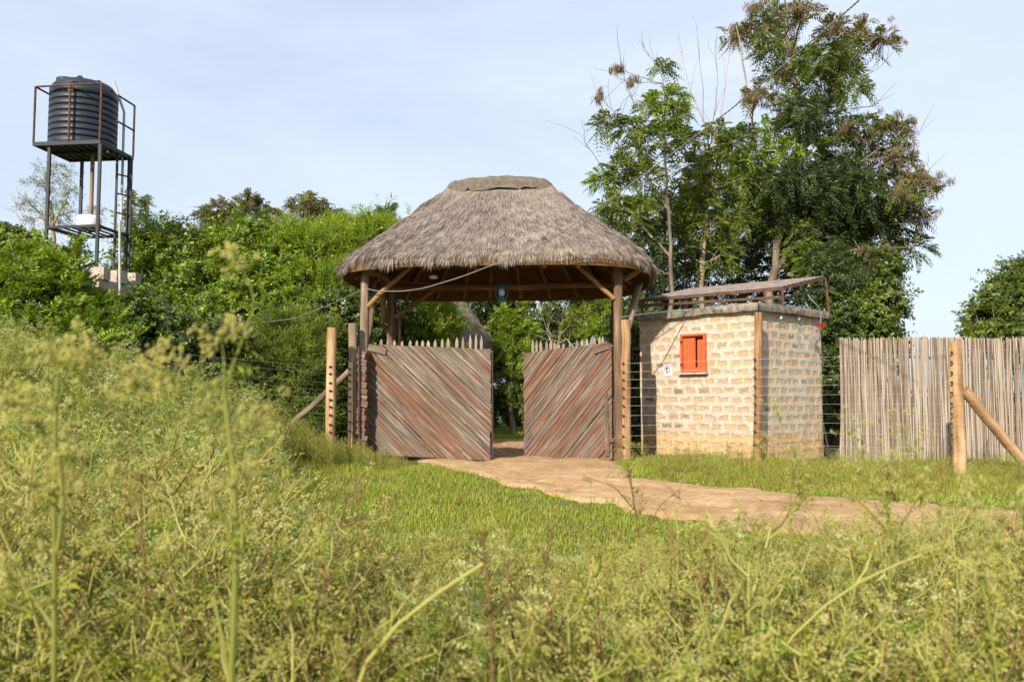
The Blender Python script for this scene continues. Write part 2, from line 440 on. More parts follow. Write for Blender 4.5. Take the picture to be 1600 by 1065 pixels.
def strawmat():
    t = NT('thatch_straw'); r = t.island(); n = t.noise(t.tc('Object'), 1.7, 5, .65); n2 = t.noise(t.tc('Object'), 9, 3)
    f = t.math('ADD', t.math('MULTIPLY', r, .45), t.math('ADD', t.math('MULTIPLY', n, .55), t.math('MULTIPLY', n2, .2)))
    st = t.noise(t.mapping(t.tc('Object'), (7, 7, 1.2)), 1.0, 4, .6)
    f = t.math('ADD', t.math('SUBTRACT', f, .1), t.math('MULTIPLY', t.math('SUBTRACT', st, .5), .7))
    c = t.ramp(f, [(.15, (.11, .084, .07)), (.42, (.235, .188, .158)), (.68, (.36, .30, .255)), (.95, (.48, .41, .34))])
    return t.finish(c, .9, .1, None, 0, .12)
M['straw'] = strawmat()
M['newstraw'] = leafmat('orange_straw', [(.13, .065, .025), (.24, .125, .05), (.36, .22, .10)], .15, .9, .1, 3)
M['ridge'] = plain('ridge_mud', (.135, .112, .092), .95, .05, 0, .35, 14, .8)
M['underthatch'] = plain('thatch_underside', (.15, .07, .028), .95, .05, 0, .4, 20, .5)
# metals, plastics
M['iron'] = plain('dark_painted_iron', (.016, .017, .020), .6, .4, .0, .4, 8)
M['rust'] = plain('rusty_iron', (.10, .052, .035), .85, .2, 0, .5, 14, .3)
M['tank'] = plain('dark_blue_grey_plastic', (.015, .020, .030), .5, .4, 0, .25, 3, .05)
M['white'] = plain('white_plastic', (.72, .74, .74), .5, .4, 0, .08, 5, .05)
M['pipe'] = plain('grey_pipe', (.42, .41, .38), .6, .3, 0, .2, 8)
M['black'] = plain('black_insulator', (.012, .012, .014), .45, .5, 0, .2, 10)
M['wire'] = plain('galvanised_wire', (.36, .36, .36), .4, .5, .5, .1, 20, 0)
M['cable'] = plain('grey_cable', (.17, .165, .16), .6, .3, 0, .2, 20)
M['concrete'] = plain('mossy_concrete', (.20, .175, .14), .95, .1, 0, .6, 13, .8)
M['block'] = plain('pale_block', (.40, .33, .26), .95, .1, 0, .3, 9, .5)
M['red'] = None
def paint(name, c):
    t = NT(name); o = t.tc('Object'); n = t.noise(t.mapping(o, (6, 6, 1.5)), 3.0, 5, .6); n2 = t.noise(o, 40, 4)
    cc = t.ramp(n, [(.3, tuple(a * .8 for a in c)), (.7, tuple(min(1, a * 1.12) for a in c))])
    return t.finish(cc, .55, .35, t.bump(n2, .12, .004))
M['red'] = paint('orange_red_paint', (.48, .105, .036))
M['teal'] = paint('teal_paint', (.012, .11, .135))
M['redbox'] = paint('red_plastic', (.35, .02, .02))
def brickmat():
    t = NT('mortared_brick'); uv = t.tc('UV')
    wob = t.n('ShaderNodeTexNoise', None, Scale=5.0, Detail=3.0); t.set(wob, 'Vector', uv)
    sub = t.n('ShaderNodeVectorMath', {'operation': 'SUBTRACT'}); t.set(sub, 0, wob.outputs['Color']); t.set(sub, 1, (.5, .5, .5))
    scl = t.n('ShaderNodeVectorMath', {'operation': 'SCALE'}); t.set(scl, 0, sub.outputs[0]); scl.inputs['Scale'].default_value = .075
    add = t.n('ShaderNodeVectorMath', {'operation': 'ADD'}); t.set(add, 0, uv); t.set(add, 1, scl.outputs[0])
    br = t.n('ShaderNodeTexBrick', {'offset': .5}, Scale=1.0)
    for k, v in (('Mortar Size', .058), ('Mortar Smooth', 1.0), ('Bias', 0.0), ('Brick Width', .245), ('Row Height', .143)): br.inputs[k].default_value = v
    br.inputs['Color1'].default_value = (0, 0, 0, 1); br.inputs['Color2'].default_value = (1, 1, 1, 1); br.inputs['Mortar'].default_value = (.5, .5, .5, 1)
    t.set(br, 'Vector', add.outputs[0])
    n1 = t.noise(uv, 13, 6, .65); n2 = t.noise(uv, 2.3, 5, .6); n3 = t.noise(uv, 55, 4, .7); n4 = t.noise(uv, 6, 3)
    m = t.math('ADD', br.outputs['Fac'], t.math('MULTIPLY', t.math('SUBTRACT', n1, .5), 2.4))
    m = t.math('ADD', m, t.math('MULTIPLY', t.math('SUBTRACT', n2, .5), 2.2))
    mk = t.ramp(m, [(.12, (0, 0, 0)), (.62, (1, 1, 1))])
    bc = t.ramp(br.outputs['Color'], [(.0, (.47, .31, .18)), (.55, (.52, .36, .22)), (.86, (.43, .295, .185)), (.96, (.23, .17, .13))])
    bc = t.mix(.6, bc, t.ramp(n3, [(.3, (.62, .58, .55)), (.65, (1.12, 1.1, 1.08))]), 'MULTIPLY')
    mc = t.ramp(n4, [(.3, (.39, .355, .285)), (.55, (.48, .44, .36)), (.75, (.53, .49, .41))])
    mc = t.mix(.5, mc, t.ramp(n3, [(.3, (.7, .7, .7)), (.6, (1.06, 1.06, 1.06))]), 'MULTIPLY')
    c = t.mix(mk, bc, mc)
    hole = t.ramp(t.noise(uv, 8.5, 2), [(.23, (.25, .2, .16)), (.30, (1, 1, 1))])
    c = t.mix(1.0, c, hole, 'MULTIPLY')
    sep = t.n('ShaderNodeSeparateXYZ', None); t.set(sep, 0, uv)
    hgt = t.math('SUBTRACT', sep.outputs[1], t.math('MULTIPLY', n2, .55))       # clay plaster splashed along the foot of the wall
    dm = t.ramp(hgt, [(.0, (.92, .92, .92)), (.22, (0, 0, 0))])
    dc = t.ramp(n1, [(.3, (.42, .255, .12)), (.7, (.60, .42, .24))])
    c = t.mix(dm, c, dc)
    hb = t.math('ADD', t.math('MULTIPLY', mk, .5), t.math('MULTIPLY', n3, .35))
    return t.finish(c, .95, .1, t.bump(hb, .9, .02))
M['brick'] = brickmat()

# ================================================================== SETTING: ground
def build_ground():
    xs = np.unique(np.concatenate([np.linspace(-400, -40, 16), np.linspace(-40, -14, 20), np.linspace(-14, 14, 141), np.linspace(14, 40, 20), np.linspace(40, 400, 16)]))
    ys = np.unique(np.concatenate([np.linspace(-60, -4, 10), np.linspace(-4, 24, 141), np.linspace(24, 60, 20), np.linspace(60, 900, 16)]))
    X, Y = np.meshgrid(xs, ys, indexing='ij')
    V = np.stack([X, Y, g(X, Y)], -1)
    b = MB(); b.grid(V, 0, None, True)
    if True:
        o = b.build('ground', M['ground'])
    tag(o, kind='structure')
build_ground()

# dirt track: from behind the gate, out between the leaves and off to the right
LEFT = [(-1.0, 19.0), (-1.15, 15.5)] + [tuple(G(*p)[:2]) for p in ((640, 719), (700, 735), (760, 751), (830, 770), (900, 785), (960, 793), (1060, 813), (1200, 834), (1400, 852), (1600, 866), (1900, 880))]
RIGHT = [(1.5, 19.0), (1.45, 15.5)] + [tuple(G(*p)[:2]) for p in ((965, 720), (975, 733), (992, 745), (1020, 752), (1060, 757), (1100, 760), (1150, 763), (1300, 777), (1450, 787), (1600, 795), (1900, 806))]
def resample(poly, k):
    p = np.array(poly); L = np.concatenate([[0], np.cumsum(np.linalg.norm(np.diff(p, axis=0), axis=1))])
    u = np.linspace(0, L[-1], k)
    return np.stack([np.interp(u, L, p[:, 0]), np.interp(u, L, p[:, 1])], 1)
# keep the same corner indices on both sides so the strip does not shear
def strip_pts(k=14):
    A = []; B = []
    for i in range(len(LEFT) - 1):
        for t in np.linspace(0, 1, k, endpoint=False):
            A.append(np.array(LEFT[i]) * (1 - t) + np.array(LEFT[i + 1]) * t); B.append(np.array(RIGHT[i]) * (1 - t) + np.array(RIGHT[i + 1]) * t)
    return np.array(A), np.array(B)
PA, PB = strip_pts()
for _ in range(6):
    PA[1:-1] = (PA[:-2] + 2 * PA[1:-1] + PA[2:]) / 4; PB[1:-1] = (PB[:-2] + 2 * PB[1:-1] + PB[2:]) / 4
TRACK = []
def build_track():
    k = len(PA); w = np.linspace(0, 1, 34)
    rng = np.random.RandomState(3)
    jit = lambda p, s: sn(np.concatenate([p, np.zeros((len(p), 1))], 1), 3.5, s)[:, None] * .10 + sn(np.concatenate([p, np.zeros((len(p), 1))], 1), 11, s + 2)[:, None] * .05
    side = nrm(PB - PA)
    A = PA + side * jit(PA, 1); B = PB + side * jit(PB, 2)
    X = A[:, None, :] * (1 - w)[None, :, None] + B[:, None, :] * w[None, :, None]
    Z = g(X[..., 0], X[..., 1]) + .034 - .056 * np.maximum(0, np.abs(w - .5) * 2 - .9)[None, :] * 10
    for wc in (.30, .68): Z = Z - .022 * np.exp(-((w - wc - .03 * np.sin(np.arange(k) * .07)[:, None]) / .05) ** 2)
    Z = Z + .010 * sn(np.concatenate([X, Z[..., None] * 0], -1), 5, 3)
    V = np.concatenate([X, Z[..., None]], -1)
    b = MB(); b.grid(V, 0, None, True, flip=False)
    tag(b.build('dirt_track', M['sand']), kind='structure')
    TRACK.append((A, B))
build_track()
def build_yard():
    b = MB(); xs = np.linspace(4.9, 14, 40); ys = np.linspace(15.6, 19.5, 30)
    X, Y = np.meshgrid(xs, ys, indexing='ij')
    Y = Y + .25 * np.sin(X * 1.7) * ((Y - 17.5) / 2)
    b.grid(np.stack([X, Y, g(X, Y) + .012], -1), 0, None, True)
    tag(b.build('sandy_yard', M['sand']), kind='structure')
build_yard()
def seg_inside_track(x, y):
    """signed test: inside the dirt strip (vectorised, coarse)"""
    A, B = TRACK[0]
    Pm = np.concatenate([A, B[::-1]])
    x = np.asarray(x); y = np.asarray(y); c = np.zeros(x.shape, bool); j = len(Pm) - 1
    for i in range(len(Pm)):
        xi, yi = Pm[i]; xj, yj = Pm[j]
        cond = ((yi > y) != (yj > y)) & (x < (xj - xi) * (y - yi) / (yj - yi + 1e-12) + xi)
        c ^= cond; j = i
    return c

# ================================================================== GATEHOUSE
PSI = RAD(5.0)
U = np.array([math.cos(PSI), -math.sin(PSI), 0]); Vv = np.array([math.sin(PSI), math.cos(PSI), 0]); Z1 = np.array([0, 0, 1.])
FR = np.array([1.66, 12.95, 0.0]); SPAN = 4.05; DEP = 1.85
def gl(u, v, z): return FR + U * u + Vv * v + Z1 * z
RC_U, RC_V = -1.99, 1.22
RA, RB = 2.61, 1.86
ZR, ZE = 4.63, 3.13
def sgnpow(a, p): return np.sign(a) * np.abs(a) ** p
def roof_pt(phi, t, inset=0.0, drop=0.0):
    phi = np.asarray(phi, float); t = np.asarray(t, float)
    c, s_ = np.cos(phi), np.sin(phi); e = .52
    ex = (RA - inset) * sgnpow(c, e); ey = (RB - inset) * sgnpow(s_, e)
    rx = .86 * np.clip(c * 2.2, -1, 1) * .98 + .10 * c; ry = .11 * s_
    k = t
    x = rx + (ex - rx) * k; y = ry + (ey - ry) * k
    z = ZR + (ZE - ZR) * (t ** .90) - .06 * np.maximum(0, t - .88) / .12 - drop
    z = z - .07 * t * s_
    wav = .045 * sn(np.stack([x, y, z], -1), 1.6, 4) * t + .018 * sn(np.stack([x, y, z], -1), 7, 6) * t
    z = z + wav * (0.0 if drop > .05 else 1.0)
    return FR + U * (RC_U + x)[..., None] + Vv * (RC_V + y)[..., None] + Z1 * z[..., None]
def build_gatehouse():
    rng = np.random.RandomState(11)
    root = thing('thatched_gatehouse', 'open gate shelter with wide thatched roof on timber posts above the two gate leaves', 'gatehouse', FR + U * -2)
    # --- thatch
    b = MB()
    ph = np.linspace(0, 2 * math.pi, 181); tt = np.linspace(0, 1, 40)
    PH, TT = np.meshgrid(ph, tt, indexing='ij')
    b.grid(roof_pt(PH, TT), 0, None, True, flip=True)
    Vi = roof_pt(PH, np.clip(TT, 0, 1), inset=.06, drop=.17)
    b.grid(Vi, 1, None, True)
    lip = np.stack([roof_pt(ph, np.ones_like(ph)), roof_pt(ph, np.ones_like(ph), .02, .1), roof_pt(ph, np.ones_like(ph), .06, .17)], 1)
    b.grid(lip, 2, None, True, flip=True)
    # straws, combed down the slope
    def samp(n, t0, t1):
        # uniform along the eave perimeter
        pf = np.linspace(0, 2 * math.pi, 2001); pe = roof_pt(pf, np.ones_like(pf)); L = np.concatenate([[0], np.cumsum(np.linalg.norm(np.diff(pe, axis=0), axis=1))])
        phi = np.interp(rng.uniform(0, L[-1], n), L, pf)
        t = np.sqrt(rng.uniform(t0 ** 2, t1 ** 2, n))
        return phi, t
    def frame(phi, t):
        p = roof_pt(phi, t); d = nrm(roof_pt(phi, t + .02) - roof_pt(phi, t - .02)); e = nrm(roof_pt(phi + .01, t) - roof_pt(phi - .01, t))
        n = nrm(np.cross(e, d)); n = np.where((n[:, 2] < 0)[:, None], -n, n)
        return p, d, e, n
    N1 = 105000
    phi, t = samp(N1, .05, .99)
    p, d, e, n = frame(phi, t)
    comb = sn(p, 2.6, 9)[:, None] * .10 + sn(p, 11, 12)[:, None] * .10
    D = d + e * (comb + rng.normal(0, .10, (N1, 1))) + n * rng.normal(.03, .04, (N1, 1))
    tuft = sn(p, 6.5, 20)
    b.leaves(p + n * (rng.uniform(-.005, .022, (N1, 1)) + .024 * tuft[:, None]), D, n + e * rng.normal(0, .4, (N1, 1)), rng.uniform(.10, .30, N1) * (1 - .4 * (t > .9)), rng.uniform(.0045, .010, N1), 3, .1, .5)
    # ragged eave fringe
    for cnt, t0, t1, dn, lo, hi, mt, off in ((16000, .955, 1.0, .8, .08, .19, 3, .0), (9000, .97, 1.0, 1.1, .08, .17, 3, -.06)):
        phi, t = samp(cnt, t0, t1); p, d, e, n = frame(phi, t)
        D = d * .55 - Z1 * dn + e * (rng.normal(0, .22, (cnt, 1)) + sn(p, 7, 3)[:, None] * .2)
        LL = rng.uniform(lo, hi, cnt) * (1 + .35 * sn(p, 5, 8) + .25 * sn(p, 17, 5))
        b.leaves(p + Z1 * off - d * (.07 if off < 0 else .0), D, n, LL, rng.uniform(.006, .014, cnt), mt, .1)
    b.build('thatch_roof', [M['thatchbase'], M['underthatch'], M['newstraw'], M['straw'], M['newstraw']], root)
    # --- ridge cap of dried mud and straw
    b = MB(); pr = np.linspace(0, 2 * math.pi, 73); ks = np.linspace(0, 1, 12)
    A, K = np.meshgrid(pr, ks, indexing='ij')
    ex = .95 * sgnpow(np.cos(A), .55); ey = .235 * sgnpow(np.sin(A), .8)
    x = ex * np.sin(K * math.pi / 2) ** .8; y = ey * np.sin(K * math.pi / 2) ** .8
    zz = ZR + .085 + .05 * np.cos(K * math.pi / 2) - .15 * K ** 4 + .025 * sn(np.stack([x, y, K], -1), 4, 2) + .012 * sn(np.stack([x, y, K], -1), 15, 6) + .035 * (1 - (x / .9) ** 2)
    zz = zz - .05 * (K > .99) * (1 + sn(np.stack([x, y, K], -1), 12, 3))
    W = FR + U * (RC_U + x)[..., None] + Vv * (RC_V + y)[..., None] + Z1 * zz[..., None]
    b.grid(W, 0, None, True, flip=True)
    b.build('ridge_cap', M['ridge'], root)
    def pole(name, p0, p1, r0, r1, m, seed, wob=.015, n=9):
        rg = np.random.RandomState(seed); k = 9; t = np.linspace(0, 1, k)[:, None]
        pts = np.asarray(p0) * (1 - t) + np.asarray(p1) * t; pts[1:-1] += rg.normal(0, wob, (k - 2, 3))
        bb = MB(); bb.tube(pts, np.linspace(r0, r1, k) * (1 + rg.normal(0, .045, k)), n, 0, True, True, .045, rg)
        return bb.build(name, m, root)
    zb = lambda p: float(g(p[0], p[1])) - .15
    for (u, v, r, m, s_) in ((0, 0, .080, 'post', 1), (-SPAN, 0, .078, 'greypole', 2), (0, DEP, .075, 'post', 3), (-SPAN, DEP, .085, 'post', 4)):
        q = gl(u, v, 0); top = 3.32 if v == 0 else 3.0
        pole('post', gl(u, v, zb(q)), gl(u + .01, v + .02, top), r * 1.08, r * .92, M[m], s_, .008, 11)
    # wall plates
    for (a, c_, z, s_) in (((-SPAN - .12, .02), (.12, .02), 3.30, 10), ((-SPAN - .25, DEP), (.22, DEP), 2.96, 11), ((-SPAN, -.2), (-SPAN, DEP + .3), 3.06, 12), ((0, -.2), (0, DEP + .3), 3.06, 13)):
        pole('wall_plate', gl(*a, z), gl(*c_, z), .062, .055, M['ochre'], s_, .012)
    # braces
    pole('brace', gl(-SPAN + .06, -.03, 2.42), gl(-SPAN + .95, .0, 3.25), .042, .038, M['ochre'], 20, .004)
    pole('brace', gl(-.06, -.03, 2.50), gl(-.85, .0, 3.25), .040, .036, M['ochre'], 21, .004)
    pole('brace', gl(-SPAN + .08, DEP - .02, 2.42), gl(-SPAN + .82, DEP, 2.93), .045, .04, M['ochre'], 22, .004)
    pole('brace', gl(.10, .1, 1.95), gl(.42, 1.1, 2.9), .07, .06, M['greypole'], 23, .006)
    pole('brace', gl(-SPAN + .02, .12, 1.55), gl(-SPAN - .02, .75, 2.95), .045, .04, M['post'], 24, .006)
    pole('prop', gl(-SPAN + .17, DEP + .1, zb(gl(-SPAN, DEP, 0))), gl(-SPAN + .12, DEP + .1, 2.5), .04, .036, M['greypole'], 25, .01)
    pole('strut', gl(-SPAN - .10, DEP - .15, 2.3), gl(-SPAN - .12, DEP - .15, 3.1), .055, .05, M['ochre'], 26, .004)
    pole('strut', gl(.12, .25, 2.86), gl(.42, -.05, 3.0), .05, .045, M['ochre'], 27, .004)
    # rafters under the thatch
    i = 0
    for s_ in (-1, 1):
        for x in np.linspace(-1, 1, 8):
            rx, ex = x * .82, x * 1.95
            p0 = FR + U * (RC_U + rx) + Vv * (RC_V + s_ * .05) + Z1 * (ZR - .34); p1 = FR + U * (RC_U + ex + rng.normal(0, .04)) + Vv * (RC_V + s_ * (RB - .30)) + Z1 * (ZE - .20 - .05 * s_)
            pole('rafter', p0, p1, .032, .042, M['ochre'], 40 + i, .006, 7); i += 1
        for y in (-.45, .0, .45):
            p0 = FR + U * (RC_U + s_ * .86) + Vv * (RC_V + y * .1) + Z1 * (ZR - .36); p1 = FR + U * (RC_U + s_ * (RA - .34)) + Vv * (RC_V + y * 2.2) + Z1 * (ZE - .22)
            pole('rafter', p0, p1, .032, .042, M['ochre'], 40 + i, .006, 7); i += 1
    for tq in (.40, .60, .78):
        bb = MB(); pq = np.linspace(0, 2 * math.pi, 90)
        bb.tube(roof_pt(pq, np.full_like(pq, tq), .10, .25), .018, 6)
        bb.build('purlin', M['ochre'], root)
    # light fitting is screwed under the front eave
    bb = MB(); c = P(677, 433.5, 13.6); bb.lathe(c, [(0, -.02), (.06, -.018), (.075, .0), (.07, .03), (0, .03)], 14, 0)
    bb.build('bulkhead_light', M['white'], root)
    return root
build_gatehouse()

def lantern():
    top = P(784, 443, 13.35); bot = P(784, 470, 13.35); h = float(top[2] - bot[2])
    r = thing('hurricane_lantern', 'teal hurricane lantern hanging under the thatch above the gap between the gate leaves', 'lantern', bot)
    c = bot
    b = MB(); b.lathe(c, [(0, 0), (.075, .0), (.082, .012), (.082, .05), (.06, .07), (.03, .075), (0, .075)], 20); b.build('fuel_tank', M['teal'], r)
    b = MB(); b.lathe(c, [(.03, .075), (.045, .10), (.052, .135), (.045, .17), (.03, .19)], 18); gl_ = NT('lantern_glass').finish((.45, .5, .5), .15, .6); b.build('globe', gl_, r)
    b = MB(); b.lathe(c, [(0, .105), (.016, .11), (.02, .13), (.015, .15), (0, .155)], 12); b.v[-1] += np.array([0, -.058, 0]); b.build('bulb', M['white'], r)
    b = MB(); b.lathe(c, [(0, .19), (.05, .19), (.06, .2), (.05, .225), (.035, .25), (.03, .275), (0, .28)], 18); b.build('chimney_cap', M['teal'], r)
    b = MB()
    for s_ in (-1, 1):
        b.tube([c + np.array([s_ * .07, 0, .04]), c + np.array([s_ * .098, 0, .09]), c + np.array([s_ * .09, 0, .17]), c + np.array([s_ * .06, 0, .24]), c + np.array([s_ * .03, 0, .262])], .0105, 6)
    b.build('side_tubes', M['teal'], r)
    b = MB(); a = np.linspace(0, math.pi, 12); b.tube(np.stack([c[0] + .07 * np.cos(a), np.full(12, c[1]), c[2] + .235 + .11 * np.sin(a)], 1), .004, 5); b.tube([c + np.array([0, 0, .345]), c + np.array([0, .04, .60])], .003, 5); b.build('handle', M['iron'], r)
lantern()

# ================================================================== GATE LEAVES
def clip_rect(poly, L, H):
    for ax, lim, sg in ((0, 0, 1), (0, L, -1), (1, 0, 1), (1, H, -1)):
        out = []
        for i in range(len(poly)):
            a, b_ = poly[i], poly[(i + 1) % len(poly)]
            da, db = sg * (a[ax] - lim), sg * (b_[ax] - lim)
            if da >= 0: out.append(a)
            if (da >= 0) != (db >= 0):
                t = da / (da - db); out.append((a[0] + t * (b_[0] - a[0]), a[1] + t * (b_[1] - a[1])))
        poly = out
        if len(poly) < 3: return []
    return poly
def gate_leaf(label, Hp, Ep, zb0, zt0, zb1, zt1, ang, mat, pick_px, pick_top, board, batten, seed):
    """Hp hinge xy, Ep free-edge xy; heights at hinge / free edge; ang plank angle in the leaf"""
    rng = np.random.RandomState(seed)
    Hp = np.array(Hp); Ep = np.array(Ep); L = np.linalg.norm(Ep - Hp); s_ = (Ep - Hp) / L
    nx = np.array([s_[1], -s_[0]]);
    if nx[1] > 0: nx = -nx                               # towards the camera
    def W(s, h, o):
        k = s / L; zb = zb0 + (zb1 - zb0) * k; zt = zt0 + (zt1 - zt0) * k
        return np.array([Hp[0] + s_[0] * s + nx[0] * o, Hp[1] + s_[1] * s + nx[1] * o, zb + (zt - zb) * h / 1.75])
    H = 1.75
    root = thing('gate_leaf', label, 'gate', (Hp[0], Hp[1], zb0), 'leaves of the plank gate')
    b = MB(); ca, sa = math.cos(ang), math.sin(ang)
    # strips: direction (ca,sa), offset along normal (-sa,ca)
    offs = [(-sa * x + ca * y) for x in (0, L) for y in (0, H)]
    q = min(offs) - .02
    while q < max(offs):
        w = rng.choice([.045, .055, .062, .07, .082, .105], p=[.18, .25, .22, .17, .12, .06])
        gap = rng.choice([.004, .007, .011, .018], p=[.40, .32, .2, .08])
        wob = rng.normal(0, .004, 4); dz = rng.uniform(0, .012)
        a0 = (ca * -4 - sa * (q + wob[0]), sa * -4 + ca * (q + wob[0])); a1 = (ca * 6 - sa * (q + wob[1]), sa * 6 + ca * (q + wob[1]))
        b1 = (ca * 6 - sa * (q + w - gap + wob[2]), sa * 6 + ca * (q + w - gap + wob[2])); b0 = (ca * -4 - sa * (q + w - gap + wob[3]), sa * -4 + ca * (q + w - gap + wob[3]))
        # subdivide the plank's long way into pieces now and then (butt joints)
        cut = [-4, 6] if rng.rand() > .22 else [-4, rng.uniform(.3, 1.5), 6]
        for c0, c1 in zip(cut[:-1], cut[1:]):
            e0 = c0 + (.006 if c0 > -4 else 0); e1 = c1
            pl = [(ca * e0 - sa * q, sa * e0 + ca * q), (ca * e1 - sa * q, sa * e1 + ca * q), (ca * e1 - sa * (q + w - gap), sa * e1 + ca * (q + w - gap)), (ca * e0 - sa * (q + w - gap), sa * e0 + ca * (q + w - gap))]
            jl, jh = rng.uniform(-.02, .012, 2)
            pl = clip_rect([(x, y) for x, y in pl], L + jh, H + rng.uniform(-.012, .006))
            if len(pl) >= 3:
                th = .022; k = len(pl); dd = dz + rng.uniform(0, .004)
                Vf = [W(x, y, dd + th) for x, y in pl]; Vb = [W(x, y, dd) for x, y in pl]
                uvp = np.array([(-sa * x + ca * y, ca * x + sa * y) for x, y in pl])
                c = np.mean(Vf, 0); cu = uvp.mean(0)
                VV = np.array(Vf + Vb + [c]); fi = [[i, (i + 1) % k, 2 * k] for i in range(k)]
                n0 = np.cross(VV[1] - VV[0], VV[2 * k] - VV[0]); flip = np.dot(n0[:2], nx) < 0
                if flip: fi = [f[::-1] for f in fi]
                uvv = np.vstack([uvp, uvp + .03, cu[None]])
                qd = [[i, k + i, k + (i + 1) % k, (i + 1) % k] for i in range(k)]
                if flip: qd = [f[::-1] for f in qd]
                base = b.n
                b.v.append(VV); b.n += len(VV)
                b.t.append((np.array(fi) + base, np.zeros(k, int), uvv[np.array(fi)], np.zeros(k, bool)))
                b.q.append((np.array(qd) + base, np.zeros(k, int), uvv[np.array(qd)], np.zeros(k, bool)))
        q += w
    b.build('plank_panel', mat, root)
    b = MB()
    for h in (.22, .9, 1.58): b.beam(W(.02, h, -.035), W(L - .02, h, -.035), .05, .09)
    for s in (.05, L - .05): b.beam(W(s, .05, -.085), W(s, 1.72, -.085), .05, .08, up=(s_[0], s_[1], 0))
    b.build('frame', M['greypole'], root)
    for px, yt in zip(pick_px, pick_top):
        # find s for this pixel
        ss = np.linspace(0, L, 400); pp = Hp[None] + ss[:, None] * s_[None]
        s = ss[np.argmin(np.abs(800 + F * pp[:, 0] / pp[:, 1] - px))]
        w = rng.uniform(.038, .052); zt = zt0 + (zt1 - zt0) * s / L; pt = P(px, yt, Hp[1] + s_[1] * s)[2]
        hh = max(.08, pt - zt); o = -.012 - rng.uniform(0, .008); lean = rng.normal(0, .012)
        def q_(x, z, oo): return np.array([Hp[0] + s_[0] * (s + x) + nx[0] * oo, Hp[1] + s_[1] * (s + x) + nx[1] * oo, zt + z])
        out = [(-w / 2, -.35), (w / 2, -.35), (w / 2 + lean, hh * .55), (lean, hh), (-w / 2 + lean, hh * .55)]
        pb = MB(); k = 5; fr = [q_(x, z, o) for x, z in out]; bk = [q_(x, z, o - .02) for x, z in out]
        VV = np.array(fr + bk); uvv = np.array([(x, z) for x, z in out] * 2) + rng.uniform(0, 3)
        tri = [[0, 1, 2], [0, 2, 4], [2, 3, 4], [6, 5, 7], [7, 5, 9], [8, 7, 9]]
        qd = [[i, 5 + i, 5 + (i + 1) % 5, (i + 1) % 5] for i in range(5)]
        pb.add(VV, tri, 0, uvv[np.array(tri)]); pb.add(VV, qd, 0, uvv[np.array(qd)])
        pb.build('picket', M['picket'], root)
    for (s0, h0, s1, h1, ww, mm) in board:
        pb = MB(); pb.beam(W(s0, h0, .05), W(s1, h1, .05), .028, ww, up=(0, 0, 1)); pb.build('corner_board', mm, root)
    for (s0, h0, s1, h1, ww, mm) in batten:
        pb = MB(); pb.beam(W(s0, h0, .05), W(s1, h1, .05), .026, ww, up=(s_[0], s_[1], 0)); pb.build('batten', mm, root)
HL = P(577, 620, 13.30); EL = P(768, 620, 12.72)
gate_leaf('left plank gate leaf, the wider one, boards slanting down to the right, nearly closed', HL[:2], EL[:2], .07, P(577, 538, 13.30)[2], P(768, 719, 12.72)[2], P(768, 545, 12.72)[2], -RAD(41), M['plank'],
          [593.4, 604, 615, 627, 637.6, 648.6, 659, 669, 679, 689, 700, 712, 722, 734, 743, 750.6], [529, 529, 531, 532, 531, 531, 531, 531, 530, 528, 527, 526, 525, 521, 520.5, 523],
          [(.0, 1.70, .31, 1.64, .10, M['redplank'])], [], 21)
HR = P(957, 620, 12.98); ER = P(819, 620, 13.75)
gate_leaf('right plank gate leaf, redder, boards slanting up to the right, swung inward', HR[:2], ER[:2], P(957, 717, 12.98)[2], P(957, 535, 12.98)[2], P(819, 719.5, 13.75)[2], P(819, 551, 13.75)[2], -RAD(47), M['redplank'],
          [831.8, 838, 845, 852.6, 860, 866, 873, 881, 891, 900, 909, 916.6, 923.6, 931.4, 938, 943], [529, 531, 531, 532, 532, 534, 537, 538, 534, 531, 530, 528, 527, 526, 525, 525],
          [(.04, 1.72, .30, 1.66, .12, M['redplank'])], [(.07, .05, .09, 1.0, .055, M['greypole'])], 22)

# ================================================================== FENCE POSTS, BRACES, WIRES
def stick(b, p0, p1, r0, r1, seed, wob=.006, n=10, k=8, mat=0):
    rg = np.random.RandomState(seed); t = np.linspace(0, 1, k)[:, None]
    pts = np.asarray(p0) * (1 - t) + np.asarray(p1) * t; pts[1:-1] += rg.normal(0, wob, (k - 2, 3))
    b.tube(pts, np.linspace(r0, r1, k) * (1 + rg.normal(0, .025, k)), n, mat, True, True, .025, rg)
def insulator(post, c, sgn=-1):
    b = MB()
    b.lathe(c, [(0, -.02), (.010, -.02), (.013, -.012), (.008, -.006), (.016, .0), (.016, .006), (.008, .011), (.013, .017), (.010, .022), (0, .022)], 10, 0, axis=(sgn * .9, -.45, 0))
    b.tube([c + np.array([0, 0, 0.]), c + np.array([-sgn * .03, .02, -.004])], .005, 5)
    return b.build('insulator', M['black'], post)
def fence_post(label, px, top, base, d, r, mat, ins, seed, off=-.5, name='fence_post', pxt=None, brace=None, group=None):
    pt = P(pxt or px, top, d); pb = P(px, base, d); gz = float(g(pb[0], d))
    pb[2] = min(pb[2], gz - .1)
    o = thing(name, label, 'fence post', (pb[0], pb[1], gz), group)
    b = MB(); stick(b, pb, pt, r * 1.05, r, seed); b.build('pole', mat, o)
    for (ix, iy) in ins: insulator(o, P(ix, iy, d - r - .012))
    if brace:
        bb = MB(); stick(bb, brace[0], brace[1], brace[2], brace[2] * .95, seed + 1); bb.build('brace', brace[3], o)
    return o
INS_L = [572.7, 583.7, 598, 610, 624, 635, 648, 663, 675]
INS_M = [576, 585, 595, 607, 619.6, 630.6, 642, 659, 673]
INS_F = [553, 563, 577, 589, 602, 612, 622, 634, 644]
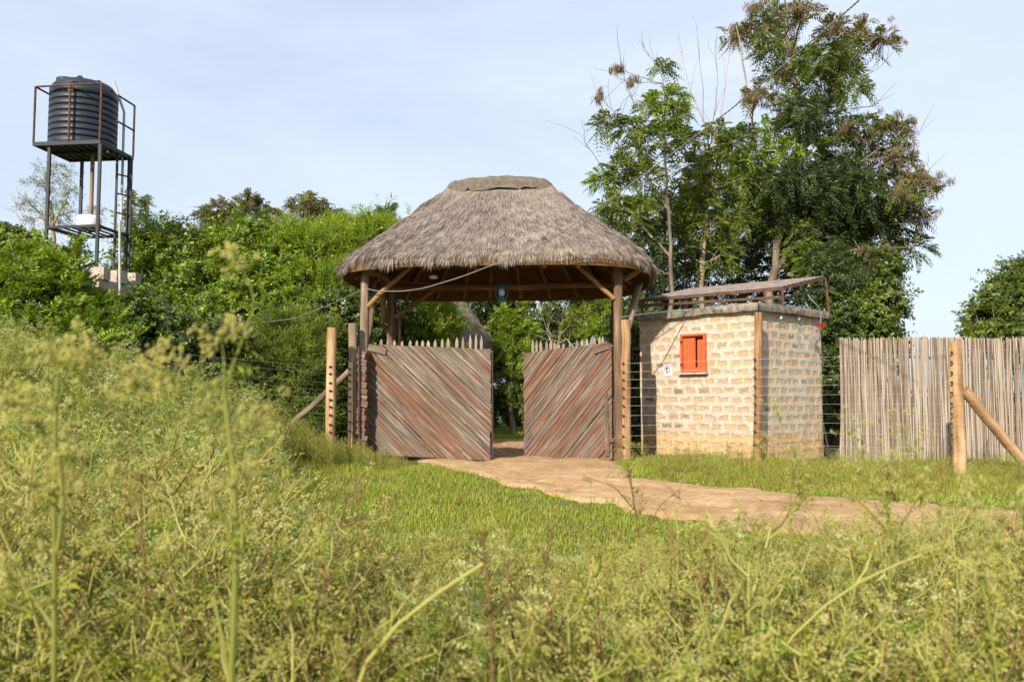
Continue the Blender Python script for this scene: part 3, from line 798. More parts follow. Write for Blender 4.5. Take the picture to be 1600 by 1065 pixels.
INS_R = [567.6, 581, 593, 606, 620, 633.7, 649, 665, 681, 698]
INS_C = [561, 574.6, 589, 603, 617, 630.5, 645, 659, 673, 693.7]
INS_E = [550, 565.5, 581.7, 597, 613.6, 630.5, 646.7, 661.7, 679, 699]
DL, DM, DF, DR_, DC, DE = 12.55, 12.95, 11.2, 12.85, 12.35, 11.6
GP = 'electric fence posts'
fence_post('pale peeled fence post with black insulators, left of the gate, nearest the weeds', 516, 512, 692, DL, .072, M['palepost'], [(516, y) for y in INS_L], 31, pxt=519, group=GP)
fence_post('weathered brown post with slanting brace between the pale post and left gate leaf', 552, 505, 690, DM + .1, .068, M['greypole'], [], 32, pxt=551, brace=(P(549, 577, DM + .25), P(455, 664, 13.6), .05, M['greypole']), group=GP)
def ins_batten():
    o = thing('insulator_batten', 'thin upright batten of black insulators against the brown post left of the gate', 'batten', P(547, 690, DM - .05))
    b = MB(); b.beam(P(547, 700, DM - .02), P(548, 566, DM - .02), .07, .04, up=(0, 1, 0)); b.build('strip', M['palepost'], o)
    for y in INS_M: insulator(o, P(546, y, DM - .08))
ins_batten()
fence_post('dark half hidden fence post deep in the weeds on the left', 284, 551, 660, DF, .035, M['iron'], [(284, y) for y in INS_F[:7]], 33, group=GP)
fence_post('tan fence post with insulators standing close beside the right gate post', 979, 500, 708, DR_, .072, M['splitpost'], [(974, y) for y in INS_R], 34, pxt=977, group=GP)
fence_post('split orange brown fence post at the corner of the brick hut', 1184, 488, 728, DC, .056, M['splitpost'], [(1179, y) for y in INS_C], 35, pxt=1185, group=GP)
fence_post('tall peeled fence post with a diagonal brace in front of the reed fence', 1500, 534, 745, DE, .088, M['palepost'], [(1487, y) for y in INS_E], 36, pxt=1491, brace=(P(1506, 608, DE + .02), P(1625, 755, 11.9), .075, M['palepost']), group=GP)
ORD = ['topmost', 'second', 'third', 'fourth', 'fifth', 'sixth', 'seventh', 'eighth', 'ninth', 'lowest']
def wires():
    for k in range(9):
        ks = [P(546, INS_M[k], DM - .1), P(516, INS_L[k], DL - .09), P(284, INS_F[k], DF - .06), P(60, INS_F[k] - 18 + 1.2 * (k - 4), 9.8)]
        b = MB(); pts = []
        for a, c_ in zip(ks[:-1], ks[1:]):
            L = np.linalg.norm(c_ - a); t = np.linspace(0, 1, 9)[:-1]
            for q in t: pts.append(a * (1 - q) + c_ * q - Z1 * (.012 * L * q * (1 - q)))
        pts.append(ks[-1]); b.tube(pts, .0017, 5)
        o = b.build('fence_wire', M['wire'], loc=ks[0])
        tag(o, ('lowest' if k == 8 else ORD[k]) + (' strand' if k in (0, 8) else ' strand from the top') + ' of the wire fence left of the gate', 'wire', 'wires of the left electric fence')
    for k in range(10):
        ks = [P(974, INS_R[k], DR_ - .1), P(1179, INS_C[k], DC - .09), P(1487, INS_E[k], DE - .11), P(1760, INS_E[k] + 2 * (k - 6), 10.9)]
        b = MB(); pts = []
        for a, c_ in zip(ks[:-1], ks[1:]):
            L = np.linalg.norm(c_ - a); t = np.linspace(0, 1, 9)[:-1]
            for q in t: pts.append(a * (1 - q) + c_ * q - Z1 * (.010 * L * q * (1 - q)))
        pts.append(ks[-1]); b.tube(pts, .0016, 5)
        o = b.build('fence_wire', M['wire'], loc=ks[0])
        tag(o, ORD[k] + (' strand' if k in (0, 9) else ' strand from the top') + ' of the wire fence before the brick hut', 'wire', 'wires of the right electric fence')
wires()
def stub_wall():
    o = thing('plank_stack_pier', 'narrow pier of stacked reddish boards filling the gap beside the left gate post', 'pier', P(567, 700, 13.25))
    rng = np.random.RandomState(8)
    y = 548.0; b = MB()
    while y < 703:
        h = rng.uniform(9, 14)
        a = P(561.5 + rng.uniform(-1, 1), y + h / 2 - 1.5, 13.12 + rng.uniform(-.02, .02)); c = P(574.5 + rng.uniform(-1, 1), y + h / 2 + 1.5, 13.12)
        hh = (h - 1.3) / F * 13.2
        b.beam(a, c, .30, hh)
        y += h
    b.build('boards', M['redplank'], o)
    b = MB(); stick(b, P(561, 706, 12.93), P(560.5, 541, 12.93), .018, .016, 3, .003, 7); b.build('rod', M['rust'], o)
stub_wall()

# ================================================================== BRICK HUT
HA = nrm(np.array([-.66, .75, 0])); HB = nrm(np.array([.75, .66, 0]))
C0 = P(1185, 617, 12.62); C0[2] = 0
def solve_len(dir_, px):
    k = (px - 800) / F * 1.0
    return (k * C0[1] - C0[0]) / (dir_[0] - k * dir_[1])
LA, LB = solve_len(HA, 1000), solve_len(HB, 1284)
HZ0, HZ1 = -.30, P(1185, 484.5, 12.62)[2]
def hp(a, b_, z): return C0 + HA * a + HB * b_ + Z1 * z
def build_hut():
    root = thing('brick_hut', 'small square guard hut of orange bricks with a concrete slab roof', 'hut', hp(LA / 2, LB / 2, -.05))
    b = MB()
    def wallface(p0, ax, L, n_, hole=None, name=None, u0=0.):
        """grid of quads with wobble, optional rectangular hole (a0,a1,z0,z1)"""
        ga = np.unique(np.concatenate([np.linspace(0, L, 60), [hole[0], hole[1]] if hole else []])); gz = np.unique(np.concatenate([np.linspace(HZ0, HZ1, 60), [hole[2], hole[3]] if hole else []]))
        A, Zz = np.meshgrid(ga, gz, indexing='ij')
        Pp = p0 + A[..., None] * ax + Zz[..., None] * Z1
        w = .008 * sn(Pp, 3, 5) + .004 * sn(Pp, 13, 8)
        edge = np.minimum(1, np.minimum(A, L - A) / .05)
        Pp = Pp + n_ * (w * edge)[..., None]
        i, j = np.meshgrid(np.arange(len(ga) - 1), np.arange(len(gz) - 1), indexing='ij'); i = i.ravel(); j = j.ravel()
        if hole:
            ca = (ga[i] + ga[i + 1]) / 2; cz = (gz[j] + gz[j + 1]) / 2
            keep = ~((ca > hole[0]) & (ca < hole[1]) & (cz > hole[2]) & (cz < hole[3])); i = i[keep]; j = j[keep]
        nb = len(gz); f = np.stack([i * nb + j, (i + 1) * nb + j, (i + 1) * nb + j + 1, i * nb + j + 1], 1)
        VV = Pp.reshape(-1, 3); nn = np.cross(VV[f[0, 1]] - VV[f[0, 0]], VV[f[0, 2]] - VV[f[0, 1]])
        uv = np.stack([A + u0, Zz], -1).reshape(-1, 2)
        if np.dot(nn, n_) < 0: f = f[:, ::-1]
        b.add(VV, f, 0, uv[f], True)
    # shutter opening on the left face
    def a_of(px): 
        k = (px - 800) / F; return (k * C0[1] - C0[0]) / (HA[0] - k * HA[1])
    a1, a0 = a_of(1065.5), a_of(1104.5); dmid = (C0 + HA * (a0 + a1) / 2)[1]
    z1 = P(1085, 521.5, dmid)[2]; z0 = P(1085, 581, dmid)[2]
    wallface(hp(0, 0, 0), HA, LA, -HB, (a0, a1, z0, z1), u0=.1)
    wallface(hp(0, 0, 0), HB, LB, -HA, None, u0=5.02)
    wallface(hp(LA, 0, 0), HB, LB, HA, None, u0=9.)
    wallface(hp(0, LB, 0), HA, LA, HB, None, u0=13.)
    # reveals of the opening
    for (p, q) in (((a0, z0), (a1, z0)), ((a1, z0), (a1, z1)), ((a1, z1), (a0, z1)), ((a0, z1), (a0, z0))):
        VV = [hp(p[0], 0, p[1]), hp(q[0], 0, q[1]), hp(q[0], .14, q[1]), hp(p[0], .14, p[1])]
        b.add(VV, [[0, 1, 2, 3]], 0, np.array([[(0, .9), (.3, .9), (.3, 1.04), (0, 1.04)]]))
    b.build('wall', M['brick'], root)
    # footing
    b = MB()
    th = .05
    b.obox(hp(LA / 2, -.0 - .02, -.16), (HA, Z1, HB), (LA + .06, .30, .05), 0)
    b.obox(hp(-.022, LB / 2, -.17), (HB, Z1, HA), (LB, .30, .05), 0)
    b.build('footing', M['concrete'], root)
    # slab
    b = MB(); ov = .09; n1, n2 = 30, 30
    ga = np.linspace(-ov, LA + ov, n1); gb = np.linspace(-ov, LB + ov, n2)
    zt = HZ1 + .115; A, B = np.meshgrid(ga, gb, indexing='ij')
    wz = lambda A, B, s_: .012 * sn(np.stack([A, B, A * 0], -1), 6, s_) + .006 * sn(np.stack([A, B, A * 0], -1), 22, s_ + 1)
    top = C0 + A[..., None] * HA + B[..., None] * HB + (zt + wz(A, B, 3))[..., None] * Z1; bot = C0 + A[..., None] * HA + B[..., None] * HB + (HZ1 - .012 + wz(A, B, 7))[..., None] * Z1
    b.grid(top, 0, None, True); b.grid(bot, 0, None, True, flip=True)
    for (ra, rb) in (((slice(None), 0)), ((slice(None), -1))), ((0, slice(None)), (-1, slice(None))):
        for ix in (ra, rb):
            T, Bq = top[ix], bot[ix]; nrm_ = -HB if ix[1] == 0 else HB
            if not isinstance(ix[1], int): nrm_ = -HA if ix[0] == 0 else HA
            mid1 = T * .66 + Bq * .34 + nrm_ * (.012 + .010 * sn(T, 14, 5))[:, None]; mid2 = T * .33 + Bq * .67 + nrm_ * (.010 + .010 * sn(T, 17, 9))[:, None]
            b.grid(np.stack([T, mid1, mid2, Bq], 1), 0, None, True)
    b.build('roof_slab', M['concrete'], root)
    # shutter
    sh = MB(); fw = .035; fz = lambda z: z
    for (p, q, w) in (((a0, z0 + fw / 2), (a1, z0 + fw / 2), fw), ((a0, z1 - fw / 2), (a1, z1 - fw / 2), fw)):
        sh.obox((hp(p[0], 0, p[1]) + hp(q[0], 0, q[1])) / 2 + HB * .0, (HA, Z1, HB), (abs(a1 - a0) - .004, fw, .09), 0)
    for a in (a0 + fw / 2, a1 - fw / 2):
        sh.obox(hp(a, .0, (z0 + z1) / 2), (HA, Z1, HB), (fw, z1 - z0 - 2 * fw - .002, .088), 0)
    win = sh.build('window', M['red'], root)
    W_ = a1 - a0; H_ = z1 - z0                       # a0 is the edge nearest the corner
    hx0, hx1, hz0, hz1 = a0 + W_ * .11, a0 + W_ * .47, z0 + H_ * .12, z0 + H_ * .90
    b2 = MB(); dp = .018
    def brd(x0, x1, y0, y1, off, th, bb):
        bb.obox(hp((x0 + x1) / 2, off, (y0 + y1) / 2), (HA, Z1, HB), (abs(x1 - x0), abs(y1 - y0), th), 0)
    i_ = fw + .002
    brd(hx1, a1 - i_, z0 + i_, z1 - i_, dp, .03, b2); b2.build('shutter', M['red'], win)
    b2 = MB(); brd(a0 + i_, hx0, z0 + i_, z1 - i_, dp, .03, b2); brd(hx0 + .001, hx1 - .002, z0 + i_, hz0, dp, .028, b2); brd(hx0 + .001, hx1 - .002, hz1, z1 - i_, dp, .028, b2)
    sh2 = b2.build('shutter', M['red'], win)
    b2 = MB(); brd(hx0 - .02, hx1 - .016, hz0 - .02, hz1 - .016, dp + .04, .02, b2); b2.build('panel', M['red'], sh2)
    b2 = MB(); brd(a0 + .002, a1 - .002, z0 + .002, z1 - .002, .12, .02, b2); b2.build('backing', M['iron'], win)
    b2 = MB(); b2.obox(hp((a0 + a1) / 2, -.03, z0 - .022), (HA, Z1, HB), (abs(W_) + .06, .03, .09), 0); b2.build('sill', M['block'], win)
    b2 = MB()
    for hz in (z0 + H_ * .2, z0 + H_ * .8): brd(a1 - .045, a1 - .005, hz - .02, hz + .02, -.048, .012, b2)
    b2.build('hinges', M['rust'], win)
    # wires looped under the slab, cleats, red box and conduit on the right corner
    def pr(px, py, off=.02):        # on the right face
        k = (px - 800) / F; bq = (k * C0[1] - C0[0]) / (HB[0] - k * HB[1]); q = C0 + HB * bq; q = P(px, py, q[1]); return q - HA * off
    for (px, py, r_) in ((1218, 496, .03), (1246, 498, .026)):
        b = MB(); b.lathe(pr(px, py), [(0, -.02), (r_, -.02), (r_ * 1.1, 0), (r_, .02), (0, .02)], 14, 0, axis=-HA); b.build('cleat', M['white'], root)
    b = MB(); b.tube([pr(*q) for q in ((1218, 492), (1214, 498), (1217, 505), (1223, 506))], .006, 5); b.tube([pr(*q) for q in ((1224, 490), (1232, 493), (1246, 494), (1256, 491), (1266, 497), (1274, 493))], .009, 5)
    b.tube([pr(*q, .03) for q in ((1279, 512), (1276, 523), (1271, 531), (1271, 542), (1279, 548))], .007, 5); b.tube([pr(*q, .03) for q in ((1274, 538), (1278, 552), (1284, 570))], .011, 6)
    b.build('wiring', M['cable'], root)
    b = MB(); b.obox(pr(1280, 509, .05), (HB, Z1, HA), (.075, .075, .09), 0); b.build('junction_box', M['redbox'], root)
    # conduit stays at the foot of the far right corner
    b = MB(); b.tube([pr(1284, 660, .01) + HB * .03, P(1297, 716, 13.7)], .014, 6); b.tube([pr(1284, 690, .01) + HB * .03, P(1294, 716, 13.6)], .012, 6); b.build('stay', M['iron'], root)
    # sign screwed on the left face
    def pl(px, py, off=.012):
        a = a_of(px); q = C0 + HA * a; q = P(px, py, q[1]); return q - HB * off
    sg = thing('warning_sign', 'small white and red warning sign on the hut wall left of the red shutter', 'sign', pl(1043.7, 587))
    w_, h_ = abs(a_of(1049.5) - a_of(1038)), pl(1044, 565)[2] - pl(1044, 587)[2]; cc = pl(1043.7, 576)
    def rect(name, cx, cz, ww, hh, off, m, z=.004):
        bb = MB(); bb.obox(cc - HA * cx + Z1 * cz - HB * off, (HA, Z1, HB), (ww, hh, z), 0); return bb.build(name, m, sg)
    rect('plate', 0, 0, w_, h_, 0, M['white'], .006)
    rect('red_header', 0, h_ * .42, w_ * .96, h_ * .17, .006, M['redbox'])
    txt = bpy.data.curves.new('header_lettering', 'FONT'); txt.body = 'WARNING'; txt.size = h_ * .15; txt.align_x = 'CENTER'; txt.align_y = 'CENTER'; txt.extrude = .0005
    to = bpy.data.objects.new('header_lettering', txt); col.objects.link(to); to.parent = sg
    rm = Matrix((tuple(-HA), tuple(Z1), tuple(-HB))).transposed().to_4x4()
    lp = cc + Z1 * h_ * .42 - HB * .0105 - np.array(sg['_o']); rm.translation = Vector(lp); to.matrix_local = rm
    txt.materials.append(M['white'])
    k_ = h_ * .15 / max(h_ * .15, .001); sc_ = min(1.0, w_ * .86 / max(.001, .62 * 7 * txt.size)); 
    bpy.context.view_layer.update(); tme = bpy.data.meshes.new_from_object(to.evaluated_get(bpy.context.evaluated_depsgraph_get()))
    tme.transform(Matrix.Diagonal((sc_, sc_ * 1.2, 1, 1))); bpy.data.objects.remove(to); to = bpy.data.objects.new('header_lettering', tme); col.objects.link(to); to.parent = sg; to.matrix_local = rm
    bb = MB(); a = np.linspace(0, 2 * math.pi, 28); R_ = w_ * .36
    c2 = cc + Z1 * (h_ * .02) - HB * .008
    bb.tube([c2 - HA * R_ * math.cos(q) + Z1 * R_ * math.sin(q) for q in a], .006, 4, cap=False)
    bb.obox(c2 - HA * -.012, (HA, Z1, HB), (R_ * .5, R_ * 1.0, .004), 0); bb.obox(c2 - HA * .018 + Z1 * .008, (HA, Z1, HB), (R_ * .3, R_ * .55, .004), 0)
    bb.build('pictogram', M['black'], sg)
    for zz in (-.27, -.34, -.41): rect('small_print', 0, h_ * zz, w_ * (.7 if zz > -.4 else .5), h_ * .022, .005, M['cable'], .003)
    return root
build_hut()

def panel_rack():
    A = P(1003, 467, 14.2); Fq = P(1222, 448, 12.95); Bq = P(1289, 431.5, 13.9); K = A + Bq - Fq
    o = thing('roof_rack', 'rusty iron rack holding a tilted brown sheet panel on the roof of the brick hut', 'rack', hp(LA / 2, LB / 2, HZ1 + .12))
    b = MB(); nA, nB = 25, 90
    s_, t_ = np.meshgrid(np.linspace(0, 1, nA), np.linspace(0, 1, nB), indexing='ij')
    n_ = nrm(np.cross(Fq - A, K - A)); n_ = n_ if n_[2] > 0 else -n_
    Vt = A + s_[..., None] * (Fq - A) + t_[..., None] * (K - A) + n_ * (.010 * np.abs(np.sin(t_ * 34)))[..., None]
    b.grid(Vt, 0, None, False); b.grid(Vt - n_ * .012, 0, None, False, flip=True)
    b.build('sheet_panel', plain('weathered_brown_sheet', (.215, .175, .15), .75, .25, 0, .35, 6, .2), o)
    b = MB()
    for p, q in ((A, Fq), (Fq, Bq), (Bq, K), (K, A)): b.beam(p - n_ * .03, q - n_ * .03, .035, .04)
    b.build('frame', M['rust'], o)
    for p, z in ((A, HZ1 + .10), (Fq, HZ1 + .10), (Bq, P(1295, 488, 13.9)[2]), (K, HZ1 + .10)):
        b = MB(); q = p.copy(); q[2] = z
        if p is Bq: q = P(1295, 489, 13.9)
        b.beam(p - n_ * .04, q, .035, .035); b.build('leg', M['rust'], o)
    b = MB(); b.beam(P(1005, 477.5, 14.2), P(1222, 464, 12.95), .04, .04); b.build('rail', M['rust'], o)
    b = MB(); b.beam(P(1223, 466, 12.97), P(1290, 449, 13.9), .03, .03); b.build('rail', M['iron'], o)
    b = MB(); q = A * .55 + Fq * .45 + (K - A) * .2; b.tube([q - n_ * .02, [q[0], q[1], HZ1 + .08]], .035, 8); b.build('pipe_stub', M['pipe'], o)
    b = MB(); c = [P(1258, 455, 13.6), P(1268, 468, 13.4), P(1279, 479, 13.6), P(1283, 490, 13.6), P(1282, 505, 13.6)]; b.tube(c, .012, 6)
    tag(b.build('power_cable', M['cable'], loc=c[0]), 'short grey cable curving from the roof rack down to the red box on the hut', 'cable')
panel_rack()

# ================================================================== REED FENCE
def reed_fence():
    rng = np.random.RandomState(6); d0 = 13.45
    x0, x1 = P(1313, 617, d0)[0], P(1790, 617, d0)[0]
    b = MB(); x = x0
    while x < x1:
        r = rng.uniform(.008, .0145); back = rng.rand() < .5; y = d0 + (.05 if back else 0) + rng.uniform(-.008, .008)
        top = 1.93 + rng.normal(0, .014) - (.05 * rng.rand() if rng.rand() < .15 else 0) + .015 * math.sin(x * 3); lean = rng.normal(0, .018); k = 7
        zs = np.linspace(-.2, top, k); pts = np.stack([x + lean * zs + rng.normal(0, .003, k), np.full(k, y) + rng.normal(0, .004, k), zs], 1)
        b.tube(pts, r * np.linspace(1.08, .9, k), 6, 0, True, True)
        x += r * (.45 if back else 1.35)
    o = thing('reed_fence', 'tall fence of upright dry reeds to the right of the brick hut', 'fence', (x0, d0, -.06))
    b.build('reed_panel', M['reed'], o)
    for z in (.35, 1.05, 1.62):
        b = MB(); stick(b, (x0, d0 + .07, z), (x1, d0 + .07, z + .02), .028, .025, int(z * 100), .01, 8, 14); b.build('rail', M['greypole'], o)
reed_fence()

# ================================================================== WATER TOWER
def tower():
    NL, NR_, FRr = P(51, 222.5, 15.15), P(157, 218.5, 15.0), P(209, 243, 16.1)
    z = (NL[2] + NR_[2]) / 2
    e1 = NR_ - NL; e2 = FRr - NR_; e1[2] = 0; e2[2] = 0
    NLb = np.array([NL[0], NL[1], z])
    def q(a, b_, zz): v = NLb + e1 * a + e2 * b_; v = v.copy(); v[2] = zz; return v
    zbot = P(157, 416, 15.0)[2]
    o = thing('water_tower', 'slim black iron tower with a ladder carrying the water tank on a brick pier', 'tower', q(.5, .5, 0))
    b = MB(); 
    b.beam(q(0, .02, z - .03), q(1, .02, z - .03), .05, .07); b.beam(q(0, .98, z - .03), q(1, .98, z - .03), .05, .07); b.beam(q(.02, .03, z - .032), q(.02, .97, z - .032), .05, .066); b.beam(q(.98, .03, z - .032), q(.98, .97, z - .032), .05, .066)
    for a in np.linspace(.1, .9, 8): b.beam(q(a, .03, z - .02), q(a, .97, z - .02), .09, .03)
    b.beam(q(.05, .5, z - .055), q(.95, .5, z - .055), .05, .05)
    b.build('platform', M['iron'], o)
    legs = [(.22, .06), (.985, .03), (.97, .93), (.22, .95)]
    for a, c in legs:
        b = MB(); b.beam(q(a, c, zbot - .05), q(a, c, z - .06), .05, .05); b.build('leg', M['iron'], o)
    zs = P(157, 352, 15.0)[2]
    b = MB(); cs = [q(a, c, zs) for a, c in legs]
    for i in range(4): b.beam(cs[i], cs[(i + 1) % 4], .045, .05)
    for t in np.linspace(.15, .85, 5): b.beam(cs[0] * (1 - t) + cs[1] * t - Z1 * .02, cs[3] * (1 - t) + cs[2] * t - Z1 * .02, .05, .02)
    b.build('shelf', M['iron'], o)
    b = MB(); c = q(.60, .5, 0); b.tube([q(.60, .55, zs), q(.60, .55, z - .05)], .038, 10); b.build('riser_pipe', M['greypole'], o)
    b = MB(); b.tube([q(.86, .95, zbot - .2), q(.84, .98, z + .9), q(.66, .98, z + 1.52)], .026, 8); b.build('pipe', M['pipe'], o)
    # ladder on the right side
    l0, l1 = P(177.5, 430, 15.75), P(200.5, 430, 16.0)
    b = MB()
    for l in (l0, l1): b.beam([l[0], l[1], zbot - .3], [l[0], l[1], z - .02], .035, .035)
    for py in np.arange(272, 425, 30): 
        a = P(177.5, py, 15.75); b.beam([l0[0], l0[1], a[2]], [l1[0], l1[1], a[2]], .025, .025)
    b.build('ladder', M['iron'], o)
    hr = 1.06
    rp = MB()
    for a, c in ((0, .02), (0, .95), (1, .98), (.53, 0), (.99, 0)):
        rp.tube([q(a, c, z), q(a, c, z + (hr if a != 1 else 1.02))], .020, 6)
    for p0, p1 in (((0, .02), (.53, 0)), ((.53, 0), (.99, 0)), ((0, .02), (0, .95))): rp.tube([q(*p0, z + hr), q(*p1, z + hr)], .018, 6)
    for zz in (.52, 1.02): rp.tube([q(1, .45, z + zz), q(1, .98, z + zz)], .018, 6)
    rp.build('railing', M['rust'], o)
    # brick pier with blocks
    b = MB(); zt = zbot - .04
    b.obox(q(.45, .5, zt - .28), (nrm(e1), nrm(e2), Z1), (1.75, 1.35, .16), 0)
    b.build('slab', M['block'], o)
    rng = np.random.RandomState(2)
    for a, c, w_, h_ in ((.98, .05, .42, .22), (.62, .0, .5, .17), (.22, .02, .4, .2), (-.1, .05, .42, .26), (1.0, .55, .4, .24), (1.02, .95, .38, .26)):
        b = MB(); b.obox(q(a, c, zt - .2 + h_ / 2), (nrm(e1 + e2 * rng.normal(0, .1)), nrm(e2), Z1), (w_, .22, h_), 0); b.build('block', M['block'], o)
    b = MB(); b.obox(q(1.0, .6, (zt - .36) / 2), (nrm(e1), nrm(e2), Z1), (.34, .5, zt - .36), 0); b.obox(q(.2, .6, (zt - .36) / 2), (nrm(e1), nrm(e2), Z1), (.4, .5, zt - .38), 0); b.build('pier', M['block'], o)
    b = MB(); b.tube([P(187, 345, 14.7), P(187, 420, 14.7), P(187.5, 530, 14.6)], .022, 7); b.build('drain_pipe', M['pipe'], o)
    # tank
    c = q(.415, .60, z + .005); rT = .60
    pf = [(0, 0), (rT * .97, 0), (rT, .03)]
    zz = .06
    for i in range(8):
        pf += [(rT, zz), (rT, zz + .075), (rT * .94, zz + .085), (rT * .94, zz + .10), (rT, zz + .112)]; zz += .118
    pf += [(rT, zz + .04), (rT * 1.0, zz + .12), (rT * .965, zz + .135), (rT * .96, zz + .17), (rT * .84, zz + .265), (rT * .60, zz + .315), (rT * .58, zz + .30), (0, zz + .33)]
    t = thing('water_tank', 'dark ribbed plastic water tank with a domed top standing on the iron tower', 'water tank', c)
    b = MB(); b.lathe(c, pf, 48); b.build('body', M['tank'], t)
    b = MB(); lc = c + np.array([-.27, -.16, zz + .245]); b.lathe(lc, [(.17, 0), (.18, .05), (.18, .10), (.15, .115), (.06, .12), (.05, .15), (0, .155)], 20); b.build('lid', M['tank'], t)
    for ang in (-.2, 1.1, 2.3, 3.6, 4.9):
        b = MB(); p0 = c + np.array([.56 * math.cos(ang), .56 * math.sin(ang), zz + .10]); p1 = c + np.array([.28 * math.cos(ang), .28 * math.sin(ang), zz + .30]); b.tube([p0, p1 + Z1 * .03], [.07, .06], 8); b.build('dome_rib', M['tank'], t)
    b = MB()
    for dx in (.02, .08): b.obox(c + np.array([dx, -rT * .985, zz + .02]), ((1, 0, 0), (0, 1, 0), (0, 0, 1)), (.04, .03, .10), 0)
    b.build('label_plate', M['ochre'], t)
    # white container on the shelf
    cc = P(139, 356, 15.5); b = MB(); w_ = 36 / F * 15.5; cc[2] = zs + .02
    prf = [(0, 0), (w_ * .47, 0), (w_ * .5, .03), (w_ * .5, .21), (w_ * .46, .25), (w_ * .12, .26), (w_ * .12, .285), (0, .285)]
    b.lathe(cc, prf, 18); tag(b.build('plastic_container', M['white'], loc=cc), 'white plastic container on the lower shelf of the water tower', 'container')
tower()

# ================================================================== OVERHEAD CABLES
def cable(name, label, keys, r, sag=0.0, twist=False):
    k = [np.array(a) for a in keys]; pts = []
    for a, c in zip(k[:-1], k[1:]):
        for q in np.linspace(0, 1, 10)[:-1]: pts.append(a * (1 - q) + c * q - Z1 * sag * 4 * q * (1 - q))
    pts.append(k[-1]); pts = np.array(pts)
    for _ in range(3): pts[1:-1] = (pts[:-2] + 2 * pts[1:-1] + pts[2:]) / 4
    b = MB()
    if twist:
        n = len(pts) * 6; L = np.linspace(0, len(pts) - 1, n); pp = np.stack([np.interp(L, np.arange(len(pts)), pts[:, i]) for i in range(3)], 1)
        for s_ in (0, math.pi):
            a = np.arange(n) * 1.1 + s_; b.tube(pp + np.stack([np.cos(a), 0 * a, np.sin(a)], 1) * r * .7, r * .75, 5)
    else: b.tube(pts, r, 6)
    tag(b.build(name, M['cable'], loc=pts[0]), label, 'cable')
cable('overhead_cable', 'twisted grey cable sweeping from the upper right across the thatch to the gate post',
      [P(1420, -80, 7.5), P(1345, -1, 8.2), P(1250, 80, 9.0), P(1150, 165, 9.9), P(1040, 248, 10.8), P(930, 328, 11.6), P(880, 362, 11.9), P(830, 389, 12.1), P(780, 410, 12.2), P(720, 433, 12.6), P(660, 451, 12.9), P(630, 455, 13.0), P(590, 455, 13.1), P(572, 451, 13.18)], .008, 0, True)
cable('overhead_cable', 'thin slack cable from the left gate post across the hedge to the water tower', [P(566, 452, 13.4), P(520, 474, 13.8), P(460, 498, 14.3), P(380, 506, 14.6), P(290, 500, 14.7), P(245, 486, 14.8), P(205, 460, 15.2)], .0055)
cable('overhead_cable', 'short pale cable from the right gate post onto the hut roof slab', [P(968, 496, 12.8), P(1000, 491, 12.9), P(1040, 487, 13.2), P(1085, 485, 13.6)], .009)

# ================================================================== THATCHED HUT BEHIND
def back_hut():
    c = P(690, 617, 21.5); gz = float(g(c[0], c[1])); c[2] = gz
    o = thing('thatched_hut', 'round hut with a grey conical thatched roof half hidden behind the left gate leaf', 'hut', c)
    er = (P(776, 541, 21.5)[0] - c[0]); ze = P(776, 541, 21.5)[2]; zt = P(690, 420, 21.5)[2]
    rng = np.random.RandomState(4)
    b = MB(); tt = np.linspace(0, 1, 14)
    prof = [(.02 + er * t, zt - gz + (ze - zt) * t ** .92) for t in tt] + [(er * .96, ze - gz - .1), (er * .7, ze - gz + .1)]
    b.lathe(c, prof, 48)
    n = 14000; a = rng.uniform(0, 6.283, n); t = np.sqrt(rng.uniform(.01, 1, n)); z = zt + (ze - zt) * t ** .92
    p = np.stack([c[0] + er * t * np.cos(a), c[1] + er * t * np.sin(a), z + .015], 1); d = np.stack([er * np.cos(a), er * np.sin(a), np.full(n, (ze - zt))], 1); nn = nrm(np.stack([np.cos(a), np.sin(a), np.full(n, er / (zt - ze))], 1))
    b.leaves(p, nrm(d) + rng.normal(0, .12, (n, 3)), nn, rng.uniform(.15, .35, n), .02, 1)
    b.build('roof', [M['thatchbase'], M['straw']], o)
    b = MB(); b.lathe(c, [(er * .74, -.1), (er * .74, ze - gz + .15)], 40); b.build('wall', M['block'], o)
back_hut()

# ================================================================== VEGETATION
def rdir(rng, n):
    return nrm(rng.normal(size=(n, 3)))
def lobes_sample(rng, lobes, n, lo=.55, up=.35, gap=.0, gapf=2.2, rough=.18):
    """points near the shells of a set of ellipsoids, with outward directions"""
    C = np.array([l[0] for l in lobes]); Rr = np.array([l[1] if hasattr(l[1], '__len__') else (l[1],) * 3 for l in lobes], float)
    w = (Rr ** 2).sum(1); w = w / w.sum()
    outP = []; outD = []; got = 0
    for _ in range(12):
        m = int((n - got) * 1.6) + 50
        k = rng.choice(len(lobes), m, p=w); d = rdir(rng, m); d[:, 2] += .15; d = nrm(d)
        r = rng.uniform(lo ** 3, 1, m) ** (1 / 3.)
        p = C[k] + d * Rr[k] * (r * (1 + rough * sn(d * 3 + C[k], 1.0, 3) + rough * .7 * sn(d * 9 + C[k], 1.0, 8)))[:, None]
        ok = np.ones(m, bool)
        for j in range(len(lobes)):
            q = (((p - C[j]) / Rr[j]) ** 2).sum(1); ok &= ~((q < (lo * .8) ** 2) & (k != j))
        if gap: ok &= (sn(p, gapf, 15) > -1.0 + gap)
        ok &= p[:, 2] > g(p[:, 0], p[:, 1]) + .02
        p = p[ok]; d = d[ok]; outP.append(p); outD.append(d); got += len(p)
        if got >= n: break
    p = np.concatenate(outP)[:n]; d = np.concatenate(outD)[:n]
    return p, d
